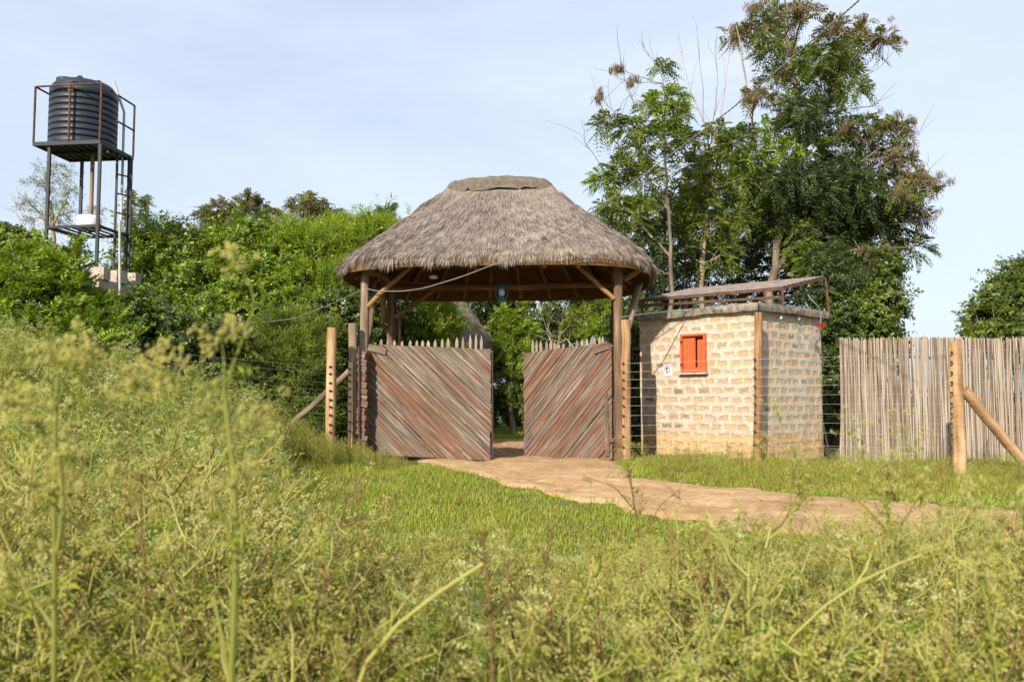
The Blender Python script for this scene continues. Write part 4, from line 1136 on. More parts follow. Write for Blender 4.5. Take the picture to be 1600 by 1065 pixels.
def sprays(b, rng, p, d, L, nl, ll, lw, spread=1.0, droop=.25, mode='whorl', mat=0, stem=None, prof=True):
    """leafy shoots: p base, d direction, L length; nl leaves (or leaf pairs) each"""
    n = len(p); d = nrm(d); L = np.broadcast_to(L, (n,))
    up = np.array([0, 0, 1.]); S = np.cross(d, up); S = np.where(np.linalg.norm(S, axis=1, keepdims=True) < .15, np.array([1., 0, 0]), S); S = nrm(S); Nn = np.cross(S, d)
    roll = rng.normal(0, .5, (n, 1)); S, Nn = S * np.cos(roll) + Nn * np.sin(roll), Nn * np.cos(roll) - S * np.sin(roll)
    t = (np.arange(nl) + .5) / nl
    def at(tt):
        return p[:, None, :] + d[:, None, :] * (L[:, None] * tt[None])[..., None] - up * (droop * L[:, None] * tt[None] ** 2)[..., None]
    if mode == 'whorl':
        az = (np.arange(nl) * 2.4)[None] + rng.uniform(0, 6.28, (n, 1))
        rad = S[:, None] * np.cos(az)[..., None] + Nn[:, None] * np.sin(az)[..., None]
        a = rng.normal(spread, .18, (n, nl))[..., None]
        sz = rng.uniform(.6, 1.35, (n, 1)); ll = ll * sz; lw = lw * sz
        base = at(t); D = d[:, None] * np.cos(a) + rad * np.sin(a); D[..., 2] -= droop * .8 * rng.uniform(.3, 1.2, (n, nl))
        N = d[:, None] * np.sin(a) - rad * np.cos(a); N = N + rng.normal(0, .35, (n, nl, 3)); N[..., 2] += .5
        k = rng.uniform(.7, 1.2, (n, nl))
        b.leaves(base.reshape(-1, 3), D.reshape(-1, 3), N.reshape(-1, 3), (ll * k).ravel(), (lw * k).ravel(), mat)
    else:
        base = at(t); tan = d[:, None, :] - up * (2 * droop * t)[None, :, None]; tan = nrm(tan)
        pf = np.sin(np.pi * (.18 + .78 * t)) ** .6 if prof else np.ones(nl)
        for sg in (-1, 1):
            D = tan * .55 + S[:, None] * sg * .85 - up * (.12 + .5 * droop * rng.uniform(0, 1, (n, nl)))[..., None] + rng.normal(0, .10, (n, nl, 3))
            N = Nn[:, None] + rng.normal(0, .22, (n, nl, 3))
            b.leaves(base.reshape(-1, 3), D.reshape(-1, 3), N.reshape(-1, 3), (ll * pf[None] * rng.uniform(.85, 1.1, (n, nl))).ravel(), (lw * pf[None] * np.ones((n, 1))).ravel(), mat)
    if stem is not None:
        q = at(np.array([0, 1.])); W = S * .004
        V = np.stack([q[:, 0] - W, q[:, 0] + W, q[:, 1] + W * .4, q[:, 1] - W * .4], 1).reshape(-1, 3)
        b.add(V, np.arange(n * 4).reshape(n, 4), stem)
STY = {  # shoots: length, leaves, leaf len, leaf width, spread, droop, mode
    'oleander': dict(L=.30, nl=13, ll=.125, lw=.017, spread=.75, droop=.12, mode='whorl'),
    'vine': dict(L=.28, nl=8, ll=.085, lw=.066, spread=1.1, droop=.30, mode='whorl'),
    'cassia': dict(L=.30, nl=7, ll=.095, lw=.042, spread=1, droop=.22, mode='pinnate'),
    'fine': dict(L=.34, nl=11, ll=.085, lw=.014, spread=.7, droop=.35, mode='whorl'),
    'feather': dict(L=.34, nl=9, ll=.10, lw=.030, spread=1, droop=.42, mode='pinnate'),
    'mango': dict(L=.25, nl=10, ll=.17, lw=.045, spread=.9, droop=.5, mode='whorl'),
    'bigfeather': dict(L=.42, nl=9, ll=.13, lw=.040, spread=1, droop=.5, mode='pinnate'),
}
def lob(px, py, d, rpx, rpy=None, rd=None):
    c = P(px, py, d); s_ = d / F
    return (c, (rpx * s_, rd if rd else (rpx + (rpy or rpx)) * .5 * s_, (rpy or rpx) * s_))
def stems(b, rng, base, tips, r0, mat=0, n=5):
    for tp in tips:
        bs = base + np.array([rng.normal(0, .12), rng.normal(0, .12), -.1]); m = bs * .5 + tp * .5 + rng.normal(0, .08, 3); m[2] += .1
        t = np.linspace(0, 1, 7)[:, None]; pts = (1 - t) ** 2 * bs + 2 * t * (1 - t) * m + t ** 2 * tp
        b.tube(pts, np.linspace(r0, r0 * .35, 7), n, mat, False)
def shrub(name, label, cat, lobes, layers, seed, flowers=0, lo=.45, gap=.35, gapf=2.4, bark='bark', group=None, stemr=.03, rough=.30, upb=.45):
    """layers: list of (style, material, number of shoots)"""
    rng = np.random.RandomState(seed)
    c = np.mean([l[0] for l in lobes], 0); gz = float(g(c[0], c[1])); root = thing(name, label, cat, (c[0], c[1], gz), group)
    b = MB(); mats = []
    for (sty, mt, n) in layers:
        st = dict(STY[sty]); p, d = lobes_sample(rng, lobes, n, lo, gap=gap, gapf=gapf, rough=rough)
        pk = rng.rand(len(p)) < .05; p[pk] += d[pk] * rng.uniform(.05, .35, (pk.sum(), 1)) + np.array([0, 0, .1])
        D = d * .75 + np.array([0, 0, upb]) + rng.normal(0, .38, (len(p), 3))
        L = st.pop('L') * rng.uniform(.7, 1.3, len(p))
        mats.append(M[mt]); sprays(b, rng, p - nrm(D) * L[:, None] * .5, D, L, mat=len(mats) - 1, **st)
    b.build('foliage', mats, root)
    b = MB(); tips = [l[0] + np.array([rng.normal(0, .3), rng.normal(0, .2), np.array(l[1])[2] * .3]) for l in lobes for _ in range(2)]
    stems(b, rng, np.array([c[0], c[1], gz]), tips, stemr); b.build('stems', M[bark], root)
    if flowers:
        p, d = lobes_sample(rng, lobes, flowers, .97, gap=0, rough=rough); b = MB()
        for k in range(4):
            D = d + rng.normal(0, .6, p.shape); b.leaves(p + d * .08, D, rdir(rng, len(p)), .045, .034, 0)
        tag(b.build('yellow_flowers', M['yflower'], root), kind='stuff')
    return root
def tree(name, label, trunks, clumps, seed, bark='bark', group=None, cat='tree', twig=True, bare=(), podn=22):
    """trunks: list of (points [(px,py,d)], r0, r1); clumps: (px,py,d,rpx,style,material,shoots); bare: twig polylines"""
    rng = np.random.RandomState(seed)
    T = []
    for pts, r0, r1 in trunks:
        q = np.array([P(*a) for a in pts])
        if len(q) > 2 or True:
            L = np.concatenate([[0], np.cumsum(np.linalg.norm(np.diff(q, axis=0), axis=1))]); u = np.linspace(0, L[-1], 18)
            q = np.stack([np.interp(u, L, q[:, i]) for i in range(3)], 1)
            for _ in range(2): q[1:-1] = (q[:-2] + 2 * q[1:-1] + q[2:]) / 4
            q[1:-1] += rng.normal(0, r0 * .35, (16, 3)) * [1, 1, .3]
        T.append((q, np.linspace(r0, r1, 18)))
    base = T[0][0][0]; gz = float(g(base[0], base[1]))
    root = thing(name, label, cat, (base[0], base[1], gz), group)
    b = MB()
    for q, r in T: b.tube(q, r, 8, 0, True, True, .06, rng)
    allq = np.concatenate([q for q, _ in T]); allr = np.concatenate([r for _, r in T])
    fb = MB(); mats = []; mi = {}; pb = MB()
    for (px, py, d, rp, sty, mt, n) in clumps:
        c = P(px, py, d); r = rp * d / F
        dd = np.linalg.norm(allq - c, axis=1) + np.where(allq[:, 2] > c[2] - .15 * r, 1.2, 0) ; k = int(np.argmin(dd)); a = allq[k]
        m = a * .5 + c * .5 - Z1 * .15 * np.linalg.norm(c - a) * rng.uniform(-.4, 1) + rng.normal(0, .06, 3) * np.linalg.norm(c - a)
        t = np.linspace(0, 1, 9)[:, None]; br = (1 - t) ** 2 * a + 2 * t * (1 - t) * m + t ** 2 * c; br[1:-1] += rng.normal(0, .018, (7, 3))
        rb = min(allr[k] * .6, .010 + .010 * np.linalg.norm(c - a)); b.tube(br, np.linspace(rb, .007, 9), 5, 0, False)
        ntw = max(4, int(5 + rp / 6)); ends = c + rdir(rng, ntw) * r * rng.uniform(.5, .95, (ntw, 1)) * [1, 1, .85]
        for e in ends:
            s_ = br[rng.randint(5, 9)]; mm = s_ * .5 + e * .5 + rng.normal(0, .08 * r, 3) + Z1 * .1 * r
            b.tube([s_, mm, e], [.008, .0055, .003], 3, 0, False)
        if sty == 'pod':      # hanging bunches of brown pods
            p = ends[rng.randint(0, ntw, n)] * .75 + br[-1] * .25 + rng.normal(0, .32 * r, (n, 3))
            for _ in range(podn):
                off = rng.normal(0, .035, (n, 3)); D = np.tile([0, 0, -1.], (n, 1)) + rng.normal(0, .28, (n, 3))
                pb.leaves(p + off, D, rdir(rng, n), rng.uniform(.10, .19, n), .016, 0, .1)
            continue
        st = dict(STY[sty]); key = mt
        if key not in mi: mi[key] = len(mats); mats.append(M[mt])
        p, dr = lobes_sample(rng, [(c, (r, r, r * .8))], n, .35, gap=.25, gapf=3.2, rough=.22)
        src = ends[np.argmin(np.linalg.norm(p[:, None] - ends[None], axis=2), axis=1)]
        p = p * .7 + src * .3
        D = dr * .8 + np.array([0, 0, .15]) + rng.normal(0, .4, p.shape); L = st.pop('L') * rng.uniform(.75, 1.25, len(p))
        sprays(fb, rng, p - nrm(D) * L[:, None] * .3, D, L, mat=mi[key], **st)
    for pl, r0 in bare:
        q = np.array([P(*a) for a in pl]); L = np.concatenate([[0], np.cumsum(np.linalg.norm(np.diff(q, axis=0), axis=1))]); u = np.linspace(0, L[-1], 10)
        q = np.stack([np.interp(u, L, q[:, i]) for i in range(3)], 1); q[1:-1] += rng.normal(0, .02, (8, 3)); b.tube(q, np.linspace(r0, .004, 10), 5, 0, False)
        for k in range(3, 10):
            if rng.rand() < .75:
                e = q[k] + np.array([rng.normal(0, .35), rng.normal(0, .2), rng.uniform(.15, .6)]); b.tube([q[k - 1], q[k] * .5 + e * .5 + rng.normal(0, .03, 3), e], [.007, .005, .003], 3, 0, False)
    b.build('trunk', M[bark], root)
    if fb.n: fb.build('crown', mats, root)
    if pb.n: tag(pb.build('seed_pods', M['pod'], root), kind='stuff')
    return root

# ---- left hand thicket, front row then hedge
GH = 'bushes of the hedge behind the left fence'
shrub('lime_shrub', 'bright lime green shrub of long leaflets below the water tower at the left edge', 'shrub',
      [lob(20, 470, 12.6, 85, 75), lob(80, 430, 12.8, 55, 45), lob(125, 500, 13.0, 60, 50), lob(60, 540, 12.4, 100, 60), lob(-60, 450, 12.8, 80, 90), lob(105, 385, 13.0, 26, 22), lob(150, 540, 12.8, 60, 45), lob(40, 405, 12.9, 40, 26)],
      [('cassia', 'lime', 3600), ('cassia', 'mid', 900)], 51, gap=.50)
shrub('low_shrub', 'dark leafy low shrub in the weeds right of the white drain pipe', 'shrub',
      [lob(215, 520, 13.6, 60, 60), lob(270, 545, 13.8, 60, 50), lob(330, 560, 14.0, 60, 50), lob(180, 560, 13.2, 60, 45)],
      [('vine', 'mid', 1500), ('vine', 'dark', 1200)], 52, gap=.50, group=GH)
shrub('vine_thicket', 'tangle of broad leaved vines right of the water tower, dotted with yellow flowers', 'shrub',
      [lob(230, 430, 17.6, 55, 75), lob(285, 400, 17.4, 60, 55), lob(260, 480, 16.8, 75, 60), lob(330, 440, 17.0, 60, 70), lob(300, 510, 16.2, 80, 55), lob(225, 385, 18, 35, 30), lob(200, 500, 16.8, 60, 80)],
      [('vine', 'vine', 5200), ('oleander', 'lime', 900)], 53, 90, gap=.50, group=GH)
shrub('vine_thicket', 'tall mound of mixed green creepers in the middle of the hedge', 'shrub',
      [lob(385, 405, 17.4, 65, 58), lob(440, 420, 17.2, 60, 62), lob(390, 480, 16.6, 75, 70), lob(450, 500, 16.4, 60, 60), lob(340, 385, 18, 45, 32), lob(420, 375, 17.8, 45, 28)],
      [('vine', 'vine', 3600), ('vine', 'lime', 1300), ('oleander', 'oleander', 1100)], 54, 60, gap=.50, group=GH)
shrub('oleander_bush', 'tall bright narrow leaved bush with yellow flowers beside the left end of the thatch', 'shrub',
      [lob(500, 395, 17.2, 60, 45), lob(550, 400, 17.4, 55, 55), lob(500, 460, 16.8, 65, 60), lob(580, 370, 17.8, 50, 30), lob(470, 380, 17.6, 45, 36), lob(610, 420, 17.8, 60, 70), lob(545, 360, 17.9, 40, 22)],
      [('oleander', 'oleander', 5000), ('oleander', 'lime', 1400)], 55, 110, gap=.50, group=GH)
shrub('citrus_bush', 'dark glossy broad leaved bush behind the left gate post', 'shrub',
      [lob(540, 500, 16.2, 55, 55), lob(590, 500, 17.0, 55, 60), lob(550, 580, 16.0, 60, 60), lob(600, 580, 16.6, 60, 70), lob(500, 545, 16.0, 40, 50)],
      [('vine', 'dark', 2600), ('vine', 'mid', 1300)], 56, gap=.50, group=GH)
shrub('bamboo_clump', 'fine leaved yellowish green bamboo clump behind the left wire fence', 'bamboo',
      [lob(420, 560, 14.9, 55, 55), lob(480, 575, 14.8, 50, 60), lob(400, 620, 14.7, 65, 50), lob(470, 640, 14.7, 60, 50), lob(440, 520, 15.2, 50, 40), lob(500, 520, 15.2, 35, 40), lob(360, 590, 14.9, 55, 45), lob(345, 640, 14.8, 55, 45)],
      [('fine', 'bamboo', 5600), ('fine', 'mid', 1600)], 57, gap=.35, gapf=2.8, group=GH)
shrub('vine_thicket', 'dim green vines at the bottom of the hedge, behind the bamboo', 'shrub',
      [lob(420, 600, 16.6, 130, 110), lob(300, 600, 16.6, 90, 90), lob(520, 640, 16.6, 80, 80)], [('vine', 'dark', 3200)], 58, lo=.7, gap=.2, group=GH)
# trees standing out above the hedge
def sapling(label, px, d, ybase, ytop, n, mt, seed, sty='feather', rp=16, group=None):
    rng = np.random.RandomState(seed); cl = []
    for i, t in enumerate(np.linspace(.15, 1, n)): cl.append((px + rng.normal(0, rp * .9) * (1.15 - t), ybase + (ytop - ybase) * t, d + rng.normal(0, .2), rp * (1.1 - .45 * t), sty, mt, 9))
    return tree('young_tree', label, [([(px, ybase + 40, d), (px + 2, (ybase + ytop) / 2, d), (px, ytop, d)], .05, .012)], cl, seed, group=group)
sapling('upright young tree standing directly right of the tower ladder', 203, 19.5, 352, 302, 6, 'mid', 61, 'feather', 8)
sapling('slim young tree second to the right of the tower ladder', 229, 20, 352, 306, 6, 'mid', 62, 'feather', 8)
tree('sparse_tree', 'thin straggly tree with pale sky showing through, behind the tower legs', [([(85, 420, 20), (80, 340, 20), (72, 262, 20)], .07, .02), ([(82, 360, 20), (50, 320, 20), (28, 300, 20)], .03, .01), ([(82, 350, 20), (105, 310, 20), (110, 285, 20)], .03, .01)],
     [(75, 262, 20, 18, 'fine', 'mid', 40), (98, 272, 20, 18, 'fine', 'mid', 40), (60, 290, 20, 18, 'fine', 'mid', 34), (108, 300, 20, 16, 'fine', 'mid', 36), (80, 315, 20, 22, 'fine', 'mid', 40), (45, 315, 20, 14, 'fine', 'mid', 20), (100, 335, 20, 24, 'fine', 'mid', 60), (60, 340, 20, 22, 'fine', 'mid', 45), (72, 282, 20, 14, 'fine', 'yellow', 20), (150, 330, 20, 14, 'fine', 'yellow', 30)], 63, 'palebark', bare=[([(60, 330, 20), (28, 325, 20), (16, 300, 20)], .012), ([(60, 340, 20), (30, 345, 20), (20, 320, 20)], .012)])
tree('leafy_tree', 'dark green tree at the far left edge behind the lime shrub', [([(10, 480, 18), (8, 420, 18), (5, 380, 18)], .09, .03)],
     [(5, 375, 18, 30, 'vine', 'dark', 220), (35, 380, 18, 24, 'vine', 'mid', 160), (-30, 380, 18, 34, 'vine', 'dark', 200), (20, 410, 18, 34, 'vine', 'dark', 220), (60, 395, 18, 24, 'vine', 'mid', 140), (40, 372, 18, 14, 'vine', 'yellow', 40)], 64)
def browntop(label, seed, d, cl, tr):
    rng = np.random.RandomState(seed); C = []
    for (px, py, rp, mt, n) in cl: C.append((px, py, d + rng.normal(0, .3), rp, 'feather', mt, n))
    return tree('brownish_tree', label, tr, C, seed)
M['brownleaf'] = leafmat('brown_green_leaf', [(.05, .06, .02), (.11, .11, .035), (.19, .165, .055), (.24, .20, .06)], .3)
browntop('brown tinged tree rising behind the middle of the hedge, the wider of two', 65, 22, [(318, 332, 17, 'brownleaf', 50), (345, 320, 15, 'brownleaf', 40), (335, 345, 22, 'brownleaf', 70), (388, 308, 15, 'brownleaf', 50), (375, 325, 20, 'brownleaf', 70), (405, 325, 18, 'brownleaf', 70), (430, 340, 14, 'brownleaf', 50), (390, 345, 26, 'mid', 80), (360, 345, 22, 'mid', 80)],
         [([(380, 420, 22), (380, 350, 22), (388, 305, 22)], .08, .015), ([(376, 380, 22), (340, 345, 22), (320, 325, 22)], .04, .012)])
browntop('brown tinged tree with a yellow spike, behind the hedge near the thatch', 66, 22, [(480, 308, 12, 'yellow', 50), (480, 325, 17, 'brownleaf', 70), (460, 322, 12, 'brownleaf', 40), (508, 322, 14, 'brownleaf', 50), (525, 335, 12, 'brownleaf', 40), (490, 342, 24, 'brownleaf', 90), (520, 345, 18, 'mid', 60)],
         [([(485, 420, 22), (484, 350, 22), (480, 302, 22)], .07, .012), ([(485, 370, 22), (510, 335, 22), (520, 322, 22)], .03, .01)])
browntop('small dark treetop peeping over the left slope of the thatch', 67, 22, [(600, 330, 12, 'mid', 40), (615, 325, 8, 'mid', 22), (605, 345, 18, 'mid', 60)], [([(605, 420, 22), (604, 340, 22), (612, 322, 22)], .05, .012)])

# ---- seen through the gate
GB = 'trees behind the gate'
shrub('oleander_bush', 'bright narrow leaved bush with yellow flowers above the left gate leaf', 'shrub',
      [lob(655, 520, 18.6, 52, 48), lob(682, 503, 19, 38, 36), lob(640, 575, 18.6, 50, 50), lob(690, 570, 19, 42, 50), lob(675, 490, 19, 30, 22)], [('oleander', 'oleander', 3000), ('oleander', 'lime', 700)], 71, 70, gap=.35)
def backwood(label, px, d, ybase, ytop, wpx, mt, n, seed, sty='vine', trunk='bark'):
    rng = np.random.RandomState(seed); cl = []
    for i in range(n):
        t = rng.uniform(0, 1); w = wpx * (1 - .55 * abs(t - .35)); cl.append((px + rng.uniform(-w, w), ybase + (ytop - ybase) * (.0 + t), d + rng.uniform(-1.0, 1.0), rng.uniform(20, 34), sty, mt if rng.rand() < .8 else 'mid', 150))
    return tree('leafy_tree', label, [([(px, ybase + 45, d), (px + rng.normal(0, 6), (ybase + ytop) / 2, d), (px + rng.normal(0, 12), ytop + 15, d)], .11, .03), ([(px + 3, ybase + 30, d), (px + 20, ybase - 60, d), (px + rng.normal(30, 12), ytop + 30, d)], .06, .02)], cl, seed, trunk)
tree('feathery_tree', 'light green feathery tree seen through the gap between the gate leaves', [([(800, 680, 21), (800, 580, 21), (805, 500, 21)], .08, .02)],
     [(800, 505, 21, 24, 'cassia', 'lime', 110), (820, 520, 21, 22, 'cassia', 'lime', 90), (790, 540, 21, 22, 'cassia', 'lime', 90), (815, 555, 21, 26, 'cassia', 'lime', 110), (800, 590, 21, 26, 'cassia', 'mid', 120), (825, 600, 21, 22, 'cassia', 'mid', 90), (810, 630, 21, 20, 'cassia', 'mid', 80), (785, 490, 21, 14, 'cassia', 'lime', 40), (830, 570, 21, 24, 'cassia', 'lime', 80), (815, 485, 21, 14, 'cassia', 'yellow', 30)], 72)
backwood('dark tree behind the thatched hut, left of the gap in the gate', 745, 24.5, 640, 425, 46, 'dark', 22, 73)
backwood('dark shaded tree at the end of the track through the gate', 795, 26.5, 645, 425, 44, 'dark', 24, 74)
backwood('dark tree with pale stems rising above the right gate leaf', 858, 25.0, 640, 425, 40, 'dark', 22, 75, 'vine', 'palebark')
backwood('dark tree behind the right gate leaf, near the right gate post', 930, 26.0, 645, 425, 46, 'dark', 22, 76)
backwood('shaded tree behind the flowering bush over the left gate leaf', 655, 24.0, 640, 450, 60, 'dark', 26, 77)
tree('yellowing_tree', 'yellow green pinnate tree above the right gate leaf under the thatch', [([(925, 640, 21), (920, 560, 21), (915, 490, 21)], .07, .02)],
     [(900, 490, 21, 16, 'cassia', 'yellow', 44), (935, 480, 21, 18, 'cassia', 'yellow', 60), (945, 505, 20.5, 24, 'cassia', 'lime', 90), (925, 520, 20.5, 20, 'cassia', 'lime', 70), (890, 512, 21, 12, 'cassia', 'yellow', 36), (955, 530, 20.5, 18, 'cassia', 'lime', 60)], 78, 'palebark',
     bare=[([(868, 560, 20.5), (875, 520, 20.5), (878, 505, 20.5)], .02), ([(862, 540, 20.6), (857, 515, 20.6), (855, 505, 20.6)], .03), ([(900, 545, 20.5), (885, 528, 20.5), (868, 540, 20.5)], .02)])

# ---- the big trees behind the brick hut
tree('slender_tree', 'slender bright green tree just right of the thatch, the leftmost tall one', [([(1050, 560, 17.5), (1048, 400, 17.5), (1041, 270, 17.5), (1036, 130, 17.5)], .055, .015), ([(1046, 330, 17.5), (1000, 260, 17.5), (955, 215, 17.5)], .03, .01), ([(1047, 400, 17.5), (990, 340, 17.5), (950, 300, 17.5)], .03, .01)],
     [(1035, 105, 17.5, 18, 'bigfeather', 'mid', 20), (1042, 150, 17.5, 30, 'bigfeather', 'lime', 50), (1060, 180, 17.5, 30, 'bigfeather', 'mid', 50), (1015, 165, 17.5, 24, 'bigfeather', 'lime', 34), (990, 200, 17.5, 28, 'bigfeather', 'mid', 46), (950, 190, 17.5, 26, 'bigfeather', 'mid', 36), (1035, 215, 17.5, 36, 'bigfeather', 'mid', 70), (1070, 215, 17.5, 26, 'bigfeather', 'mid', 44), (1000, 235, 17.5, 30, 'bigfeather', 'mid', 54), (970, 265, 17.5, 28, 'bigfeather', 'mid', 50), (945, 280, 17.5, 24, 'bigfeather', 'lime', 36), (1010, 275, 17.5, 34, 'bigfeather', 'mid', 60), (960, 320, 17.5, 30, 'bigfeather', 'mid', 60), (990, 330, 17.5, 34, 'bigfeather', 'mid', 70), (940, 345, 17.8, 22, 'bigfeather', 'mid', 36), (1000, 380, 17.8, 34, 'bigfeather', 'dark', 60), (1020, 420, 17.8, 30, 'bigfeather', 'dark', 50),
      (965, 105, 17.5, 10, 'pod', 'pod', 9), (935, 150, 17.5, 10, 'pod', 'pod', 8), (985, 125, 17.5, 9, 'pod', 'pod', 7)], 81,
     bare=[([(1010, 200, 17.5), (985, 150, 17.5), (968, 92, 17.5)], .012), ([(990, 210, 17.5), (955, 170, 17.5), (928, 145, 17.5)], .012), ([(940, 260, 17.5), (912, 220, 17.5), (910, 185, 17.5)], .008), ([(1040, 130, 17.5), (1010, 80, 17.5), (998, 62, 17.5)], .008)])
BARE = [([(1095, 420, 19), (1110, 250, 19), (1098, 150, 19), (1092, 60, 19)], .03), ([(1108, 250, 19), (1130, 160, 19), (1140, 70, 19)], .02), ([(1105, 200, 19), (1075, 130, 19), (1060, 70, 19)], .014), ([(1112, 220, 19), (1120, 140, 19), (1118, 60, 19)], .014), ([(1098, 240, 19), (1065, 190, 19), (1045, 130, 19)], .012)]
tree('bare_topped_tree', 'thin tree of leafless upright twigs between the slender and the big tree', [([(1093, 600, 19), (1096, 460, 19), (1100, 380, 19), (1112, 250, 19)], .075, .03)],
     [(1120, 200, 19, 20, 'bigfeather', 'mid', 26), (1145, 222, 19, 24, 'bigfeather', 'mid', 40), (1168, 245, 19, 24, 'bigfeather', 'lime', 36), (1105, 265, 19, 28, 'bigfeather', 'mid', 44), (1152, 292, 19, 30, 'bigfeather', 'mid', 50), (1072, 255, 19, 22, 'bigfeather', 'mid', 34), (1180, 275, 19, 28, 'bigfeather', 'mid', 44), (1090, 320, 19, 30, 'bigfeather', 'lime', 44), (1150, 340, 19, 32, 'bigfeather', 'mid', 50), (1095, 240, 19, 20, 'bigfeather', 'mid', 26), (1135, 240, 19, 24, 'bigfeather', 'mid', 34), (1085, 290, 19, 26, 'bigfeather', 'yellow', 34), (1120, 290, 19, 28, 'bigfeather', 'mid', 44), (1060, 300, 19, 26, 'bigfeather', 'yellow', 30), (1075, 340, 19, 30, 'bigfeather', 'mid', 40), (1110, 350, 19, 32, 'bigfeather', 'yellow', 40), (1065, 390, 19, 34, 'bigfeather', 'dark', 50), (1125, 400, 19, 34, 'bigfeather', 'mid', 44)], 82, 'palebark', bare=BARE)
D = 'dark'; Lm = 'lime'; Md = 'mid'
CL = [(1184, 12, 'p'), (1255, 12, 'p'), (1220, 20, 'p'), (1148, 50, 'p'), (1184, 42, 'p'), (1199, 76, Md), (1230, 66, 'p'), (1326, 78, Md), (1295, 78, Md), (1387, 58, 'p'), (1345, 45, 'p'), (1300, 40, 'p'), (1316, 112, Md), (1275, 130, D), (1250, 112, Lm), (1285, 155, 'p'), (1230, 160, 'p'), (1184, 145, 'p'), (1255, 178, D), (1306, 103, 'p'), (1330, 140, Md), (1215, 110, 'p'), (1270, 90, Md),
      (1204, 203, Lm), (1230, 235, Lm), (1154, 215, Md), (1160, 260, Lm), (1255, 266, D), (1285, 215, D), (1310, 230, D), (1341, 254, 'p'), (1377, 233, 'p'), (1407, 193, 'p'), (1372, 190, 'p'), (1432, 276, 'p'), (1450, 282, 'p'), (1397, 284, Md), (1346, 294, D), (1387, 325, 'p'), (1437, 330, 'p'), (1356, 345, D), (1316, 314, D), (1285, 304, D), (1255, 330, D), (1230, 304, D), (1184, 314, Lm), (1204, 350, D), (1285, 365, D), (1331, 382, D), (1372, 375, D), (1427, 385, Md), (1361, 395, 'p'), (1306, 421, D), (1255, 400, Lm), (1240, 360, D), (1215, 280, D), (1190, 250, Md), (1240, 195, Md), (1320, 270, D), (1300, 260, D), (1270, 290, D), (1400, 350, D), (1405, 300, 'p'), (1350, 215, 'p'), (1330, 190, 'p'), (1290, 180, D), (1380, 265, Md), (1410, 240, 'p')]
rg_ = np.random.RandomState(99); BIG = []
for (px, py, k) in CL:
    d = 19.5 + rg_.normal(0, .7)
    if k == 'p':
        BIG.append((px, py, d, 25, 'pod', 'pod', 20)); BIG.append((px + rg_.normal(0, 8), py + 5, d, 26, 'bigfeather', 'brownleaf' if rg_.rand() < .6 else Md, 30))
    else: BIG.append((px, py, d, 36 if k == D else 30, 'bigfeather', k if not (k == D and rg_.rand() < .35) else Md, 80 if k == D else 60))
for _ in range(16): BIG.append((rg_.uniform(1200, 1390), rg_.uniform(260, 430), 20.3 + rg_.normal(0, .5), 40, 'bigfeather', D, 80))
tree('seed_pod_tree', 'tallest tree, hung with bunches of brown pods, behind the right half of the brick hut',
     [([(1195, 610, 19.5), (1200, 460, 19.5), (1225, 330, 19.5), (1250, 200, 19.5), (1230, 60, 19.5), (1225, -20, 19.5)], .13, .02), ([(1215, 420, 19.5), (1290, 300, 19.5), (1350, 250, 19.5), (1420, 200, 19.5)], .07, .012), ([(1222, 360, 19.5), (1180, 240, 19.5), (1165, 120, 19.5), (1150, 40, 19.5)], .05, .012), ([(1240, 260, 19.5), (1300, 150, 19.5), (1340, 80, 19.5), (1392, 45, 19.5)], .05, .01), ([(1280, 330, 19.5), (1380, 320, 19.5), (1440, 310, 19.5)], .04, .01), ([(1230, 430, 19.5), (1330, 390, 19.5), (1430, 385, 19.5)], .05, .012)],
     BIG, 83, bare=[([(1320, 130, 19.5), (1370, 110, 19.5), (1400, 75, 19.5)], .012), ([(1380, 240, 19.5), (1430, 220, 19.5), (1445, 185, 19.5)], .012), ([(1330, 170, 19.5), (1370, 165, 19.5), (1350, 130, 19.5)], .012), ([(1420, 300, 19.5), (1452, 270, 19.5), (1450, 240, 19.5)], .012), ([(1200, 60, 19.5), (1210, 10, 19.5), (1207, -20, 19.5)], .012)])
def understory(name, label, cells, seed, trunks, bark='bark'):
    rng = np.random.RandomState(seed); cl = []
    for (px, py, d, rp, sty, mt, n) in cells: cl.append((px, py, d + rng.normal(0, .25), rp, sty, mt, n))
    return tree(name, label, trunks, cl, seed, bark)
rg2 = np.random.RandomState(44); cells = []
for px in range(1090, 1350, 30):
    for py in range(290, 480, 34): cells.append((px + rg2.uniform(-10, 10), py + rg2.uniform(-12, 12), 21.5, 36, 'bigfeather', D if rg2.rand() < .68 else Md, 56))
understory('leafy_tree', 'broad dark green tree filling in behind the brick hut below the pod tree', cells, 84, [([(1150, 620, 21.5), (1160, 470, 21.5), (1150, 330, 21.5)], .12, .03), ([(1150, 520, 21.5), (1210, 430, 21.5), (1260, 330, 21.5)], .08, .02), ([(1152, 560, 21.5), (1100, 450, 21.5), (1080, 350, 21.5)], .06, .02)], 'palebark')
cells = []
for px in range(985, 1100, 30):
    for py in range(330, 520, 36): cells.append((px + rg2.uniform(-10, 10), py + rg2.uniform(-12, 12), 20.2, 34, 'bigfeather', rg2.choice([D, Md, 'yellow'], p=[.5, .35, .15]), 50))
understory('leafy_tree', 'mid green tree with thin stems behind the left end of the brick hut', cells, 85, [([(1030, 620, 20.2), (1034, 470, 20.2), (1040, 330, 20.2)], .08, .02), ([(1072, 620, 20.2), (1066, 470, 20.2), (1078, 340, 20.2)], .05, .02)], 'palebark')
